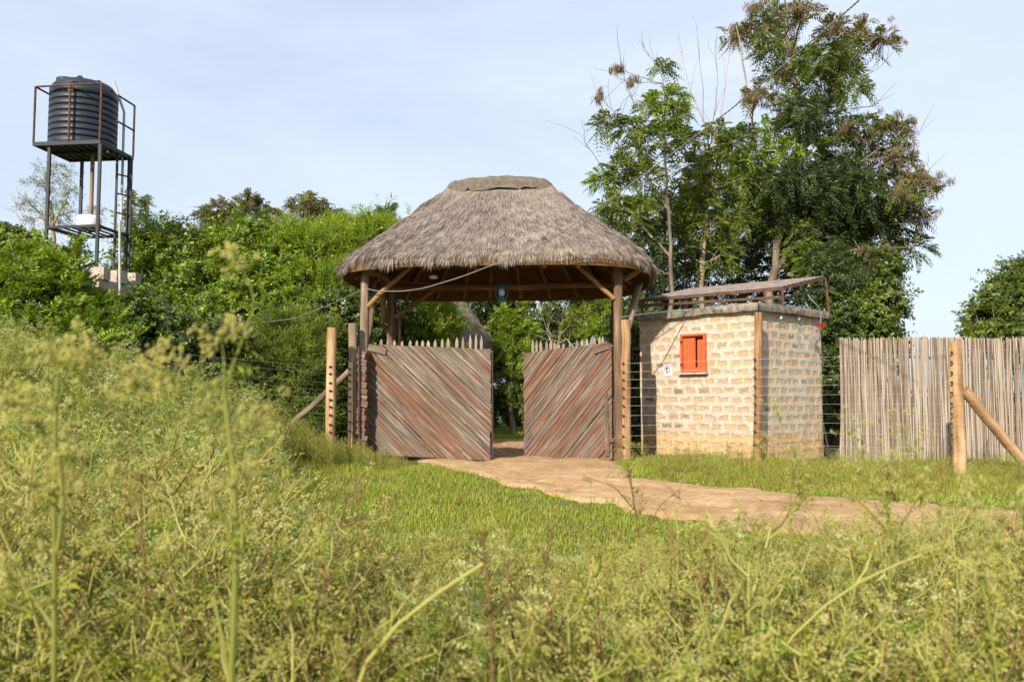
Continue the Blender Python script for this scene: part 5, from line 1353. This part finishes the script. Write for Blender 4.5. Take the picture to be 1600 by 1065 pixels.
shrub('round_bush', 'round mid green bush behind the left end of the reed fence', 'shrub',
      [lob(1385, 470, 18.0, 30, 40), lob(1360, 500, 17.8, 36, 40), lob(1392, 430, 18.2, 20, 26), lob(1330, 520, 17.6, 40, 60), lob(1380, 540, 17.6, 30, 50)], [('vine', 'mid', 1500), ('vine', 'dark', 600)], 86, gap=.35)
shrub('dark_shrub', 'dark shrub in the slot between the brick hut and the reed fence', 'shrub',
      [lob(1300, 520, 17.5, 36, 50), lob(1300, 600, 17.4, 34, 60), lob(1305, 660, 17.3, 30, 36), lob(1290, 450, 17.8, 40, 50)], [('vine', 'dark', 1700), ('fine', 'mid', 500)], 87, gap=.3)
shrub('leafy_bush', 'bushy green tree top behind the right end of the reed fence', 'tree',
      [lob(1580, 470, 17.5, 46, 48), lob(1545, 490, 17.4, 34, 34), lob(1600, 430, 17.8, 36, 34), lob(1640, 480, 17.8, 70, 70), lob(1590, 530, 17.2, 70, 40), lob(1530, 515, 17.3, 24, 18)], [('feather', 'mid', 1700), ('vine', 'mid', 900), ('vine', 'dark', 500)], 88, gap=.4)

shrub('dark_shrub', 'dark leafy shrub in the gap between the right gate post and the brick hut', 'shrub',
      [lob(985, 560, 17.5, 40, 60), lob(975, 640, 17.4, 40, 50), lob(1010, 610, 17.6, 40, 70), lob(990, 500, 17.6, 36, 40)], [('vine', 'dark', 1500), ('cassia', 'mid', 700)], 89, gap=.3)

# ================================================================== GRASS AND WEEDS
def scatter(rng, n, x0, x1, y0, y1):
    return rng.uniform(x0, x1, n), rng.uniform(y0, y1, n)
HUTC = C0
def in_hut(x, y):
    a = (x - C0[0]) * HA[0] + (y - C0[1]) * HA[1]; b_ = (x - C0[0]) * HB[0] + (y - C0[1]) * HB[1]
    return (a > -.03) & (a < LA + .05) & (b_ > -.03) & (b_ < LB + .05)
def blades(name, mat, rng, x, y, h0, h1, w, lean=.35, kind=True, bl=2):
    n = len(x); b = MB(); z = g(x, y); h = rng.uniform(h0, h1, n) * (1 + .3 * sn(np.stack([x, y, 0 * x], 1), 2.2, 3)); az = rng.uniform(0, 6.283, n)
    dirx = np.stack([np.cos(az), np.sin(az), 0 * az], 1); side = np.stack([-np.sin(az), np.cos(az), 0 * az], 1) * (w * rng.uniform(.7, 1.3, n))[:, None]
    p0 = np.stack([x, y, z - .01], 1); ln = rng.uniform(.1, 1, n)[:, None] * lean
    p1 = p0 + (np.array([0, 0, 1.]) * .55 + dirx * ln * .35) * h[:, None]; p2 = p0 + (np.array([0, 0, 1.]) * .95 + dirx * ln) * h[:, None]
    V = np.stack([p0 - side, p0 + side, p1 + side * .8, p1 - side * .8, p2], 1).reshape(-1, 3); k = np.arange(n)[:, None] * 5
    b.add(V, k + np.array([[0, 1, 2, 3]]), 0); 
    F3 = k + np.array([[3, 2, 4]]); m0 = b.n - n * 5
    b.t.append((F3 + m0, np.zeros(n, int), np.zeros((n, 3, 2)), np.zeros(n, bool)))
    o = b.build(name, mat)
    if kind: tag(o, kind='stuff')
    return o
def lawn():
    rng = np.random.RandomState(7)
    x, y = scatter(rng, 400000, -5.5, 9.0, 4.6, 13.6)
    px = 800 + F * x / y; keep = (px > 330) & (px < 1680) & ~seg_inside_track(x, y) & ~in_hut(x, y) & ~((y > 12.4) & (x > -2.3) & (x < 1.6))
    keep &= ~((y > 13.35) & (x > 5))
    patch = sn(np.stack([x, y, 0 * x], 1), 1.3, 2) + .6 * sn(np.stack([x, y, 0 * x], 1), 4, 5); keep &= rng.rand(len(x)) < np.clip(.72 + .42 * patch, .12, 1) * np.where((x > 1.9) & (y > 11.9), .55, 1)
    blades('lawn_grass', M['grass'], rng, x[keep], y[keep], .022, .065, .0040, 1.0)
    # sparse tufts creeping onto the track and round the posts
    n = 2600; cx, cy = scatter(rng, n, -1.6, 7.5, 7.0, 13.0); X = (cx[:, None] + rng.normal(0, .045, (n, 14))).ravel(); Y = (cy[:, None] + rng.normal(0, .045, (n, 14))).ravel()
    A, B = TRACK[0]; edge = np.minimum(np.min(np.hypot(X[:, None] - A[None, ::4, 0], Y[:, None] - A[None, ::4, 1]), 1), np.min(np.hypot(X[:, None] - B[None, ::4, 0], Y[:, None] - B[None, ::4, 1]), 1))
    pr = np.where(seg_inside_track(X, Y), np.clip(.62 - edge * 1.5, .008, 1), 1.0); k = (np.repeat(rng.rand(n), 14) < pr) & ~in_hut(X, Y) & ~((Y > 12.35) & (X > -2.3) & (X < 1.6))
    blades('grass_tufts', M['grass'], rng, X[k], Y[k], .03, .09, .0042, .9)
    x, y = scatter(rng, 60000, -3.5, 4.5, 14.6, 24); k = ~seg_inside_track(x, y)
    blades('far_grass', M['grass'], rng, x[k], y[k], .05, .14, .007, .5)
    # rougher grass along the foot of the hut, fence and posts
    n = 26000; x = rng.uniform(-4.0, 8.5, n); y = rng.uniform(11.2, 13.4, n); front = np.where(x > 2.0, 12.6 + (x - 3.7) * .1, 12.9)
    hut_d = np.minimum(np.abs((x - C0[0]) * HB[0] + (y - C0[1]) * HB[1]), np.abs((x - C0[0]) * HA[0] + (y - C0[1]) * HA[1])); 
    k = ~in_hut(x, y) & ~seg_inside_track(x, y) & ((rng.rand(n) < np.exp(-hut_d / .16) * .9) & (x > 1.9) | (x < -2.1) | ((x > 4.9) & (y > 12.6) & (y < 13.42) & (rng.rand(n) < .5))) & ~((y > 12.4) & (x > -2.3) & (x < 1.6))
    blades('rough_grass', M['grass'], rng, x[k], y[k], .04, .13, .0042, .7)
lawn()
def litter():
    rng = np.random.RandomState(15); n = 2600; x = rng.uniform(-1.6, 8.0, n); y = rng.uniform(7.0, 16.5, n); k = seg_inside_track(x, y); x, y = x[k], y[k]; n = len(x); b = MB()
    r = rng.uniform(.004, .016, n) * (1 + (rng.rand(n) < .06) * 1.3)
    for i in range(n):
        c = np.array([x[i], y[i], float(g(x[i], y[i])) + .026]); a = rng.uniform(0, 6.28, 5) ; a.sort()
        ring = c + np.stack([np.cos(a) * r[i], np.sin(a) * r[i], rng.uniform(-.2, .3, 5) * r[i]], 1); top = c + np.array([0, 0, r[i] * .8])
        b.add(np.vstack([ring, top[None]]), [[j, (j + 1) % 5, 5] for j in range(5)], 0)
    m = 1500; x = rng.uniform(-1.6, 8.0, m); y = rng.uniform(7.0, 16.5, m); k = seg_inside_track(x, y); x, y = x[k], y[k]; az = rng.uniform(0, 6.28, len(x))
    b.leaves(np.stack([x, y, g(x, y) + .036], 1), np.stack([np.cos(az), np.sin(az), rng.uniform(-.05, .2, len(x))], 1), np.tile([0, 0, 1.], (len(x), 1)), rng.uniform(.03, .12, len(x)), .008, 1)
    tag(b.build('stones_and_litter', [plain('track_stone', (.36, .27, .18), .9, .1, 0, .4, 30), M['dryleaf']]), kind='stuff')
litter()

# ---- weeds: branching feathery plants with tiny cream heads
def weed(seed, H=1.0, nb=15, heads=1.0, leafy=1.0, m0=0, fine=1.0, spread=.75):
    """template; materials m0 stem, m0+1 leaf, m0+2 head"""
    rng = np.random.RandomState(seed); b = MB(); k = 9
    z = np.linspace(0, H, k); pts = np.stack([np.cumsum(rng.normal(0, .022, k)) * H, np.cumsum(rng.normal(0, .022, k)) * H, z], 1)
    b.tube(pts, np.linspace(.0065, .002, k) * fine, 4, m0, False)
    hp_, hs, lp, ld = [], [], [], []
    def cl(c, n, r):
        for _ in range(n): hp_.append(c + rng.normal(0, r, 3) * [1, 1, .6])
    for i in range(nb):
        t = .22 + .76 * (i + rng.rand()) / nb; f = t * (k - 1); j = int(min(k - 2, f)); p = pts[j] + (pts[j + 1] - pts[j]) * (f - j)
        az = i * 2.4 + rng.normal(0, .4); L = H * (.42 * (1 - t) + .13) * rng.uniform(.7, 1.3) * spread / .75
        el = rng.uniform(.65, 1.15); d = np.array([math.cos(az) * math.cos(el), math.sin(az) * math.cos(el), math.sin(el)]); d0 = nrm(d * [1.5, 1.5, .7])
        q = np.array([p, p + d0 * L * .35, p + d0 * L * .35 + d * L * .35, p + d0 * L * .35 + d * L * .35 + nrm(d + rng.normal(0, .3, 3)) * L * .3])
        b.tube(q, np.linspace(.0034, .0013, 4) * fine, 3, m0, False)
        for s_ in range(4):
            u = rng.uniform(.35, 1) * 3; jj = int(min(2, u)); s0 = q[jj] + (q[jj + 1] - q[jj]) * (u - jj); e = nrm(d + rng.normal(0, .65, 3)) * L * rng.uniform(.18, .38); e[2] = abs(e[2]) * .8 + .01
            W = nrm(np.cross(e, [.3, .5, .8])) * .0011 * fine
            b.add([s0 - W, s0 + W, s0 + e + W * .5, s0 + e - W * .5], [[0, 1, 2, 3]], m0)
            cl(s0 + e, int(rng.randint(4, 9) * heads), .0105)
        nl_ = int(rng.randint(2, 5) * leafy)
        for _ in range(nl_):
            u = rng.rand() * 2; jj = int(u); lp.append(q[jj] + (q[jj + 1] - q[jj]) * (u - jj)); dl = d0 + rng.normal(0, .5, 3); ld.append(dl)
    for _ in range(int(16 * leafy)):
        t = rng.uniform(.05, .75) * (k - 1); j = int(t); lp.append(pts[j] + (pts[j + 1] - pts[j]) * (t - j)); a = rng.uniform(0, 6.28); ld.append([math.cos(a), math.sin(a), rng.uniform(-.2, .7)])
    if lp:
        lp = np.array(lp); ld = nrm(np.array(ld)); L = rng.uniform(.05, .10, len(lp))
        sprays(b, rng, lp, ld, L, 4, .030, .011, droop=.25, mode='pinnate', mat=m0 + 1)
    if hp_:
        hp_ = np.array(hp_); b.heads(hp_, rng.uniform(.0028, .0052, len(hp_)), m0 + 2)
    return b.arrays()
WM = ['stem', 'weedleaf', 'weedflower', 'drystem', 'dryleaf', 'weedflower', 'stem', 'greenleaf', 'whitehead']
WMATS = [M[k] for k in WM]
TG = [weed(200 + i, 1.0, 13, 1.5, .55, 0, 1.5, .8) for i in range(5)]
TD = [weed(220 + i, 1.0, 11, .9, .35, 3, 1.5, .8) for i in range(4)]
TL = [weed(240 + i, 1.0, 12, .8, 1.6, 0, 1.3) for i in range(3)]
TB = [weed(280 + i, 1.0, 9, 2.0, .35, 0 if i < 5 else 3, 1.55, .85) for i in range(6)]
def broad(seed):
    rng = np.random.RandomState(seed); b = MB(); k = 7; z = np.linspace(0, .8, k); pts = np.stack([np.cumsum(rng.normal(0, .03, k)), np.cumsum(rng.normal(0, .03, k)), z], 1)
    b.tube(pts, np.linspace(.006, .002, k), 4, 6, False); n = 26; t = rng.uniform(.2, 1, n) * (k - 1.01); j = t.astype(int); p = pts[j] + (pts[j + 1] - pts[j]) * (t - j)[:, None]
    az = np.arange(n) * 2.4; d = np.stack([np.cos(az), np.sin(az), rng.uniform(-.2, .5, n)], 1); e = p + d * rng.uniform(.03, .12, n)[:, None]
    for a, c_ in zip(p, e): b.tube([a, c_], [.0016, .001], 3, 6, False)
    for s_ in (-.7, 0, .7):
        D = nrm(d + np.stack([-np.sin(az), np.cos(az), 0 * az], 1) * s_); D[:, 2] -= .2; b.leaves(e, D, np.tile([0, 0, 1.], (n, 1)) + rng.normal(0, .3, (n, 3)), rng.uniform(.05, .09, n) * (1 - .25 * abs(s_)), .032, 7, .2)
    return b.arrays()
TQ = [broad(330 + i) for i in range(3)]
TW = [weed(260 + i, 1.0, 15, 1.5, 1.5, 6, 1.4, .9) for i in range(5)]
def gtop(px):
    """height limit profile (photo row of the weed tops) of the foreground band, only used to decide how tall plants grow where"""
    return np.interp(px, [-200, 0, 150, 300, 400, 480, 560, 650, 800, 900, 980, 1060, 1150, 1300, 1450, 1600, 1800], [690, 700, 720, 740, 770, 800, 835, 860, 868, 868, 862, 850, 842, 842, 838, 828, 815])
def weed_field(name, n, xr, yr, hfun, keepf, mix, seed, smin=.35):
    rng = np.random.RandomState(seed); y = np.sqrt(rng.uniform(yr[0] ** 2, yr[1] ** 2, n)); px = rng.uniform(xr[0], xr[1], n); x = (px - 800) / F * y
    h = hfun(px, y, rng); k = keepf(px, x, y, rng) & (h > smin) & ~seg_inside_track(x, y); x, y, h, px = x[k], y[k], h[k], px[k]
    pos = np.stack([x, y, g(x, y) - .02], 1); b = MB(); pool = []
    for tpl, w in mix: pool.append((tpl, w))
    ws = np.array([w for _, w in pool]); sel = rng.choice(len(pool), len(x), p=ws / ws.sum())
    for i, (tpl, _) in enumerate(pool):
        m = sel == i
        if m.any(): b.stamp(tpl, pos[m], rng.uniform(0, 6.28, m.sum()), h[m], rng.normal(0, .13, (m.sum(), 2)))
    o = b.build(name, WMATS); tag(o, kind='stuff'); return len(x)
def h_fore(px, y, rng):
    top = gtop(px) + rng.normal(0, 14, len(px)) + np.where(rng.rand(len(px)) < .2, -30, 0) + 12 * np.sin(px * .021 + 1)
    top = top + np.clip((3.6 - y) * 30, -30, 60)
    zt = np.array([P(a, b_, c)[2] for a, b_, c in zip(px, top, y)]); x = (px - 800) / F * y
    return np.clip((zt - g(x, y)) * .84, 0, 1.0)
mixF = [(t, 1.2) for t in TG] + [(t, .9) for t in TD] + [(t, .7) for t in TL] + [(t, .55) for t in TW] + [(t, .5) for t in TQ]
nf = weed_field('foreground_weeds', 820, (-140, 1740), (2.0, 5.4), h_fore, lambda px, x, y, rng: np.ones(len(px), bool), mixF, 301)
nf2 = weed_field('right_weeds', 420, (960, 1740), (5.2, 7.3), lambda px, y, rng: rng.uniform(.16, .44, len(px)) * np.interp(px, [1400, 1560], [1, 1.35]), lambda px, x, y, rng: rng.rand(len(px)) < np.interp(px, [960, 1250, 1450], [.4, .6, 1.0]), mixF, 302, .15)
def left_keep(px, x, y, rng):
    lim = np.interp(y, [5, 6.5, 8, 9.5, 11, 12.5], [560, 520, 480, 455, 430, 410]); return (px < lim + 25 * np.sin(y * 3)) & (rng.rand(len(px)) < 1)
mixL = [(t, 1.2) for t in TW] + [(t, .35) for t in TG] + [(t, .3) for t in TL] + [(t, .10) for t in TD] + [(t, .3) for t in TQ]
def h_left(px, y, rng):
    e = np.interp(px, [0, 300, 420, 500, 560], [1.05, .98, .75, .5, .32]); x = (px - 800) / F * y; return .84 * e * rng.uniform(.6, 1.25, len(px)) * (1 + .22 * sn(np.stack([x, y, 0 * x], 1), 2.4, 11))
def h_big(px, y, rng):
    top = gtop(px) + rng.uniform(-110, 20, len(px)); zt = CAMZ + (617 - top) / F * y; x = (px - 800) / F * y
    return np.clip((zt - g(x, y)) * .86, 0, 1.35)
weed_field('tall_stalks', 170, (-140, 1740), (2.3, 5.2), h_big, lambda px, x, y, rng: (rng.rand(len(px)) < np.where((px > 520) & (px < 930), .45, 1.0)), [(t, 1) for t in TB], 305)
nl = weed_field('left_weeds', 1150, (-120, 560), (5.2, 12.4), h_left, left_keep, mixL, 303)
def gate_weeds():
    rng = np.random.RandomState(9); n = 260
    px = rng.uniform(400, 640, n); y = rng.uniform(11.4, 12.9, n); h = np.interp(px, [400, 480, 560, 640], [.75, .55, .34, .2]) * rng.uniform(.6, 1.1, n); x = (px - 800) / F * y
    b = MB(); pos = np.stack([x, y, g(x, y) - .02], 1)
    for i, t in enumerate(TL + TG[:1]):
        m = np.arange(n) % 5 == i; b.stamp(t, pos[m], rng.uniform(0, 6.28, m.sum()), h[m])
    tag(b.build('gateside_weeds', WMATS), kind='stuff')
gate_weeds()
def strip_weeds():
    rng = np.random.RandomState(19); n = 420; px = rng.uniform(985, 1720, n); y = rng.uniform(10.2, 13.1, n); x = (px - 800) / F * y
    k = ~in_hut(x, y) & ~seg_inside_track(x, y) & (sn(np.stack([x, y, 0 * x], 1), 2.0, 4) > -.5); x, y = x[k], y[k]; n = len(x); h = rng.uniform(.10, .30, n); b = MB(); pos = np.stack([x, y, g(x, y) - .01], 1)
    for i, t in enumerate(TW[:2] + TL[:1] + TD[:1]):
        m = np.arange(n) % 4 == i; b.stamp(t, pos[m], rng.uniform(0, 6.28, m.sum()), h[m])
    tag(b.build('wayside_weeds', WMATS), kind='stuff')
    n = 3600; cx = rng.uniform(1.9, 8.2, n); cy = rng.uniform(9.5, 13.3, n); k = ~in_hut(cx, cy) & ~seg_inside_track(cx, cy) & ~((cy > 12.4) & (cx < 1.7)); cx, cy = cx[k], cy[k]
    cx = np.concatenate([cx, rng.uniform(-3.2, 1.5, 1200)]); cy = np.concatenate([cy, rng.uniform(6, 12, 1200)]); k = ~seg_inside_track(cx, cy); cx, cy = cx[k], cy[k]
    X = (cx[:, None] + rng.normal(0, .03, (len(cx), 5))).ravel(); Y = (cy[:, None] + rng.normal(0, .03, (len(cx), 5))).ravel(); k = ~in_hut(X, Y)
    blades('dry_grass', M['dryleaf'], rng, X[k], Y[k], .04, .12, .0035, .9)
strip_weeds()
def tall_grass():
    rng = np.random.RandomState(12); n = 26000; px = rng.uniform(-120, 1720, n); y = np.sqrt(rng.uniform(1.9 ** 2, 5.6 ** 2, n)); x = (px - 800) / F * y
    top = gtop(px) + 60 + np.clip((3.6 - y) * 30, -30, 60); zt = CAMZ + (617 - top) / F * y; hm = np.clip((zt - g(x, y)) * .9, .15, .7)
    k = rng.rand(n) < .8; b = MB()
    x, y, hm = x[k], y[k], hm[k]; n = len(x); h = hm * rng.uniform(.45, 1.1, n); az = rng.uniform(0, 6.283, n); w = rng.uniform(.0014, .0034, n)
    dx = np.stack([np.cos(az), np.sin(az), 0 * az], 1); sd_ = np.stack([-np.sin(az), np.cos(az), 0 * az], 1) * w[:, None]; ln = rng.uniform(.1, .9, n)[:, None]
    p0 = np.stack([x, y, g(x, y) - .02], 1); up = np.array([0, 0, 1.])
    p1 = p0 + (up * .5 + dx * ln * .14) * h[:, None]; p2 = p0 + (up * .85 + dx * ln * .42) * h[:, None]; p3 = p0 + (up * (1.0 - .25 * ln) + dx * ln * .8) * h[:, None]
    V = np.stack([p0 - sd_, p0 + sd_, p1 + sd_, p1 - sd_, p2 + sd_ * .7, p2 - sd_ * .7, p3 + sd_ * .2, p3 - sd_ * .2], 1).reshape(-1, 3); kk = np.arange(n)[:, None] * 8
    Fc = np.concatenate([kk + np.array([[0, 1, 2, 3]]), kk + np.array([[3, 2, 4, 5]]), kk + np.array([[5, 4, 6, 7]])]); m = np.where(np.tile(rng.rand(n) < .5, 3), 1, 0)
    b.add(V, Fc, m); tag(b.build('tall_grass', [M['tallgrass'], M['dryleaf']]), kind='stuff')
tall_grass()

# ---- single tall plants close to the camera
def tall_weed(label, d, stems_, clusters, seed, mats=('tallstem', 'weedleaf', 'nearhead'), group=None):
    """stems_: (pixel polyline, r0, r1); clusters: (px,py,n,spread_px)"""
    rng = np.random.RandomState(seed); first = P(*stems_[0][0][0], d); gz = float(g(first[0], d))
    o = thing('tall_weed', label, 'weed', (first[0], d, gz), group); b = MB(); lp = []; ld = []
    for i, (pl, r0, r1) in enumerate(stems_):
        q = [P(px, py, d + (0 if i == 0 else .02 * j * (-1) ** i)) for j, (px, py) in enumerate(pl)]
        if i == 0 or pl[0][1] > 1040:
            q = [np.array([q[0][0] + .02, q[0][1], min(gz - .05, q[0][2] - .05)])] + q
        q = np.array(q); L = np.concatenate([[0], np.cumsum(np.linalg.norm(np.diff(q, axis=0), axis=1))]); u = np.linspace(0, L[-1], 14); q = np.stack([np.interp(u, L, q[:, k]) for k in range(3)], 1)
        q[1:-1] = (q[:-2] + 2 * q[1:-1] + q[2:]) / 4; b.tube(q, np.linspace(r0, r1, 14), 7, 0, True)
        for k in range(3, 14): lp.append(q[k]); ld.append(rdir(rng, 1)[0] * [1, 1, .6])
    lb = MB(); lp = np.array(lp); ld = nrm(np.array(ld)); keep = rng.rand(len(lp)) < .45
    sprays(lb, rng, lp[keep], ld[keep], rng.uniform(.04, .08, keep.sum()), 4, .022, .007, droop=.3, mode='pinnate', mat=0)
    lb.build('leaves', M[mats[1]], o)
    hb = MB(); s_ = d / F; H_ = []
    for (px, py, n, sp) in clusters:
        c = P(px, py, d)
        for _ in range(int(n * 1.7)):
            e = c + rng.normal(0, sp * 1.35 * s_, 3) * [1, 1, .9]; b.tube([c - Z1 * sp * s_, (c - Z1 * .4 * sp * s_) * .5 + e * .5, e], [.0009, .0007, .0006], 3, 0, False); H_.append(e + rng.normal(0, .0055, (5, 3)))
    if H_: H_ = np.concatenate(H_); hb.heads(H_, rng.uniform(.0035, .0058, len(H_)), 0); tag(hb.build('flower_heads', M[mats[2]], o), kind='stuff')
    b.build('stem', M[mats[0]], o)
    return o
GT = 'tall weeds close to the camera'
tall_weed('pale green weed stalk with a twisted fork, leftmost of the tall ones', 1.55, [([(85, 1062), (86, 900), (84, 760), (84, 690), (86, 620), (92, 560)], .0085, .0035), ([(90, 860), (100, 800), (96, 740), (92, 700)], .005, .003), ([(84, 700), (55, 650), (20, 620)], .003, .0012), ([(86, 640), (110, 580), (130, 545)], .003, .0012), ([(84, 980), (50, 930), (20, 890)], .004, .0015)],
          [(20, 620, 12, 16), (60, 650, 10, 18), (92, 555, 10, 14), (130, 545, 10, 14), (115, 700, 12, 20), (50, 740, 12, 20), (20, 890, 10, 18), (110, 760, 10, 16)], 401, group=GT)
tall_weed('thick branching weed stalk rising right up in front of the left thicket', 1.5, [([(360, 1062), (366, 960), (370, 880), (374, 800), (366, 720), (358, 650), (350, 610)], .0125, .004), ([(372, 870), (345, 800), (333, 765)], .005, .003), ([(366, 1050), (335, 960), (333, 930)], .005, .003), ([(378, 860), (392, 800), (388, 740)], .003, .0012), ([(358, 650), (325, 610), (270, 580), (215, 590)], .003, .0012), ([(352, 620), (350, 560), (345, 520)], .003, .0014), ([(350, 610), (400, 470), (370, 395)], .002, .001)],
          [(333, 762, 8, 10), (388, 735, 10, 14), (215, 590, 12, 16), (270, 580, 9, 16), (345, 515, 12, 18), (370, 395, 7, 12), (330, 650, 10, 18), (400, 650, 8, 16), (240, 560, 8, 14)], 402, group=GT)
tall_weed('dark upright weed with bluish leaves in the centre foreground', 1.9, [([(768, 1062), (770, 980), (764, 920), (758, 870), (752, 830)], .0075, .003), ([(768, 960), (800, 930), (830, 900)], .003, .0014), ([(766, 950), (730, 930), (700, 915)], .003, .0014), ([(760, 880), (735, 860), (728, 850)], .003, .0014)], [(752, 835, 6, 10)], 403, ('drystem', 'darkweed', 'nearhead'), GT)
tall_weed('pale straight stalk leaning to the right across the centre foreground', 1.75, [([(540, 1062), (590, 1000), (640, 950), (700, 915), (755, 880)], .0062, .004)], [(600, 985, 6, 18)], 404, ('stem', 'dryleaf', 'nearhead'), GT)
tall_weed('bushy branching weed in front of the reed fence, standing above its neighbours', 2.7, [([(1392, 1062), (1392, 960), (1388, 860), (1388, 790), (1386, 735)], .010, .004), ([(1388, 800), (1350, 720), (1325, 670)], .004, .002), ([(1388, 780), (1410, 720), (1425, 690)], .004, .002), ([(1390, 850), (1420, 800), (1440, 770)], .004, .002), ([(1388, 830), (1350, 790), (1330, 770)], .004, .002)],
          [(1325, 668, 8, 10), (1425, 690, 8, 12), (1386, 730, 14, 14), (1400, 770, 14, 14), (1375, 790, 14, 14), (1440, 770, 10, 12), (1330, 770, 10, 12), (1400, 840, 14, 16), (1410, 660, 6, 12), (1345, 735, 8, 10)], 405, group=GT)
tall_weed('yellowish stalk leaning to the left in the right foreground', 2.2, [([(1180, 1062), (1230, 1000), (1300, 930), (1360, 895), (1470, 855)], .0052, .0025)], [(1470, 855, 8, 14)], 406, ('stem', 'dryleaf', 'nearhead'), GT)
tall_weed('slim weed with a few dry twigs in front of the right gate post', 3.2, [([(1012, 1062), (1005, 950), (1000, 850), (990, 780), (982, 735)], .006, .002), ([(995, 800), (960, 760), (915, 745)], .003, .0012), ([(1000, 850), (1030, 790), (1060, 765)], .003, .0012), ([(990, 790), (985, 740), (965, 690)], .002, .001)], [(982, 735, 8, 10), (915, 745, 3, 6), (1060, 765, 8, 12), (965, 690, 5, 8), (1000, 790, 8, 12)], 407, ('drystem', 'weedleaf', 'nearhead'), GT)
tall_weed('tall thin weed in front of the hut corner with pale hanging sprays', 2.9, [([(1235, 1062), (1240, 930), (1232, 820), (1240, 740), (1215, 640)], .006, .0018), ([(1238, 800), (1275, 760), (1320, 735)], .003, .0012), ([(1235, 760), (1205, 720), (1185, 690)], .002, .001)], [(1215, 640, 6, 8), (1320, 735, 8, 10), (1185, 690, 6, 8), (1250, 760, 10, 12), (1240, 705, 8, 10)], 408, group=GT)
tall_weed('drooping weed spray blurred at the right edge', 1.9, [([(1560, 1062), (1545, 950), (1520, 850), (1522, 760)], .006, .002), ([(1530, 880), (1570, 820), (1600, 800)], .003, .0012)], [(1522, 760, 8, 14), (1600, 800, 8, 16), (1560, 840, 10, 16), (1540, 900, 10, 18)], 409, group=GT)
tall_weed('young dark weed between the two thick stalks on the left', 2.3, [([(215, 1062), (232, 960), (228, 880), (215, 800), (222, 740)], .005, .002), ([(230, 930), (265, 880), (285, 850)], .003, .0012), ([(225, 860), (200, 810), (185, 790)], .003, .0012)], [(222, 740, 8, 12), (285, 850, 8, 12), (185, 790, 6, 12)], 410, ('drystem', 'weedleaf', 'nearhead'), GT)
tall_weed('brown leaning weed twig left of the lawn', 2.6, [([(640, 1062), (600, 930), (560, 820), (545, 770), (560, 735)], .005, .002), ([(575, 860), (610, 800), (618, 770)], .003, .0012)], [(545, 765, 6, 10), (618, 768, 6, 10)], 411, ('drystem', 'dryleaf', 'nearhead'), GT)
print('weeds', nf, nf2, nl)
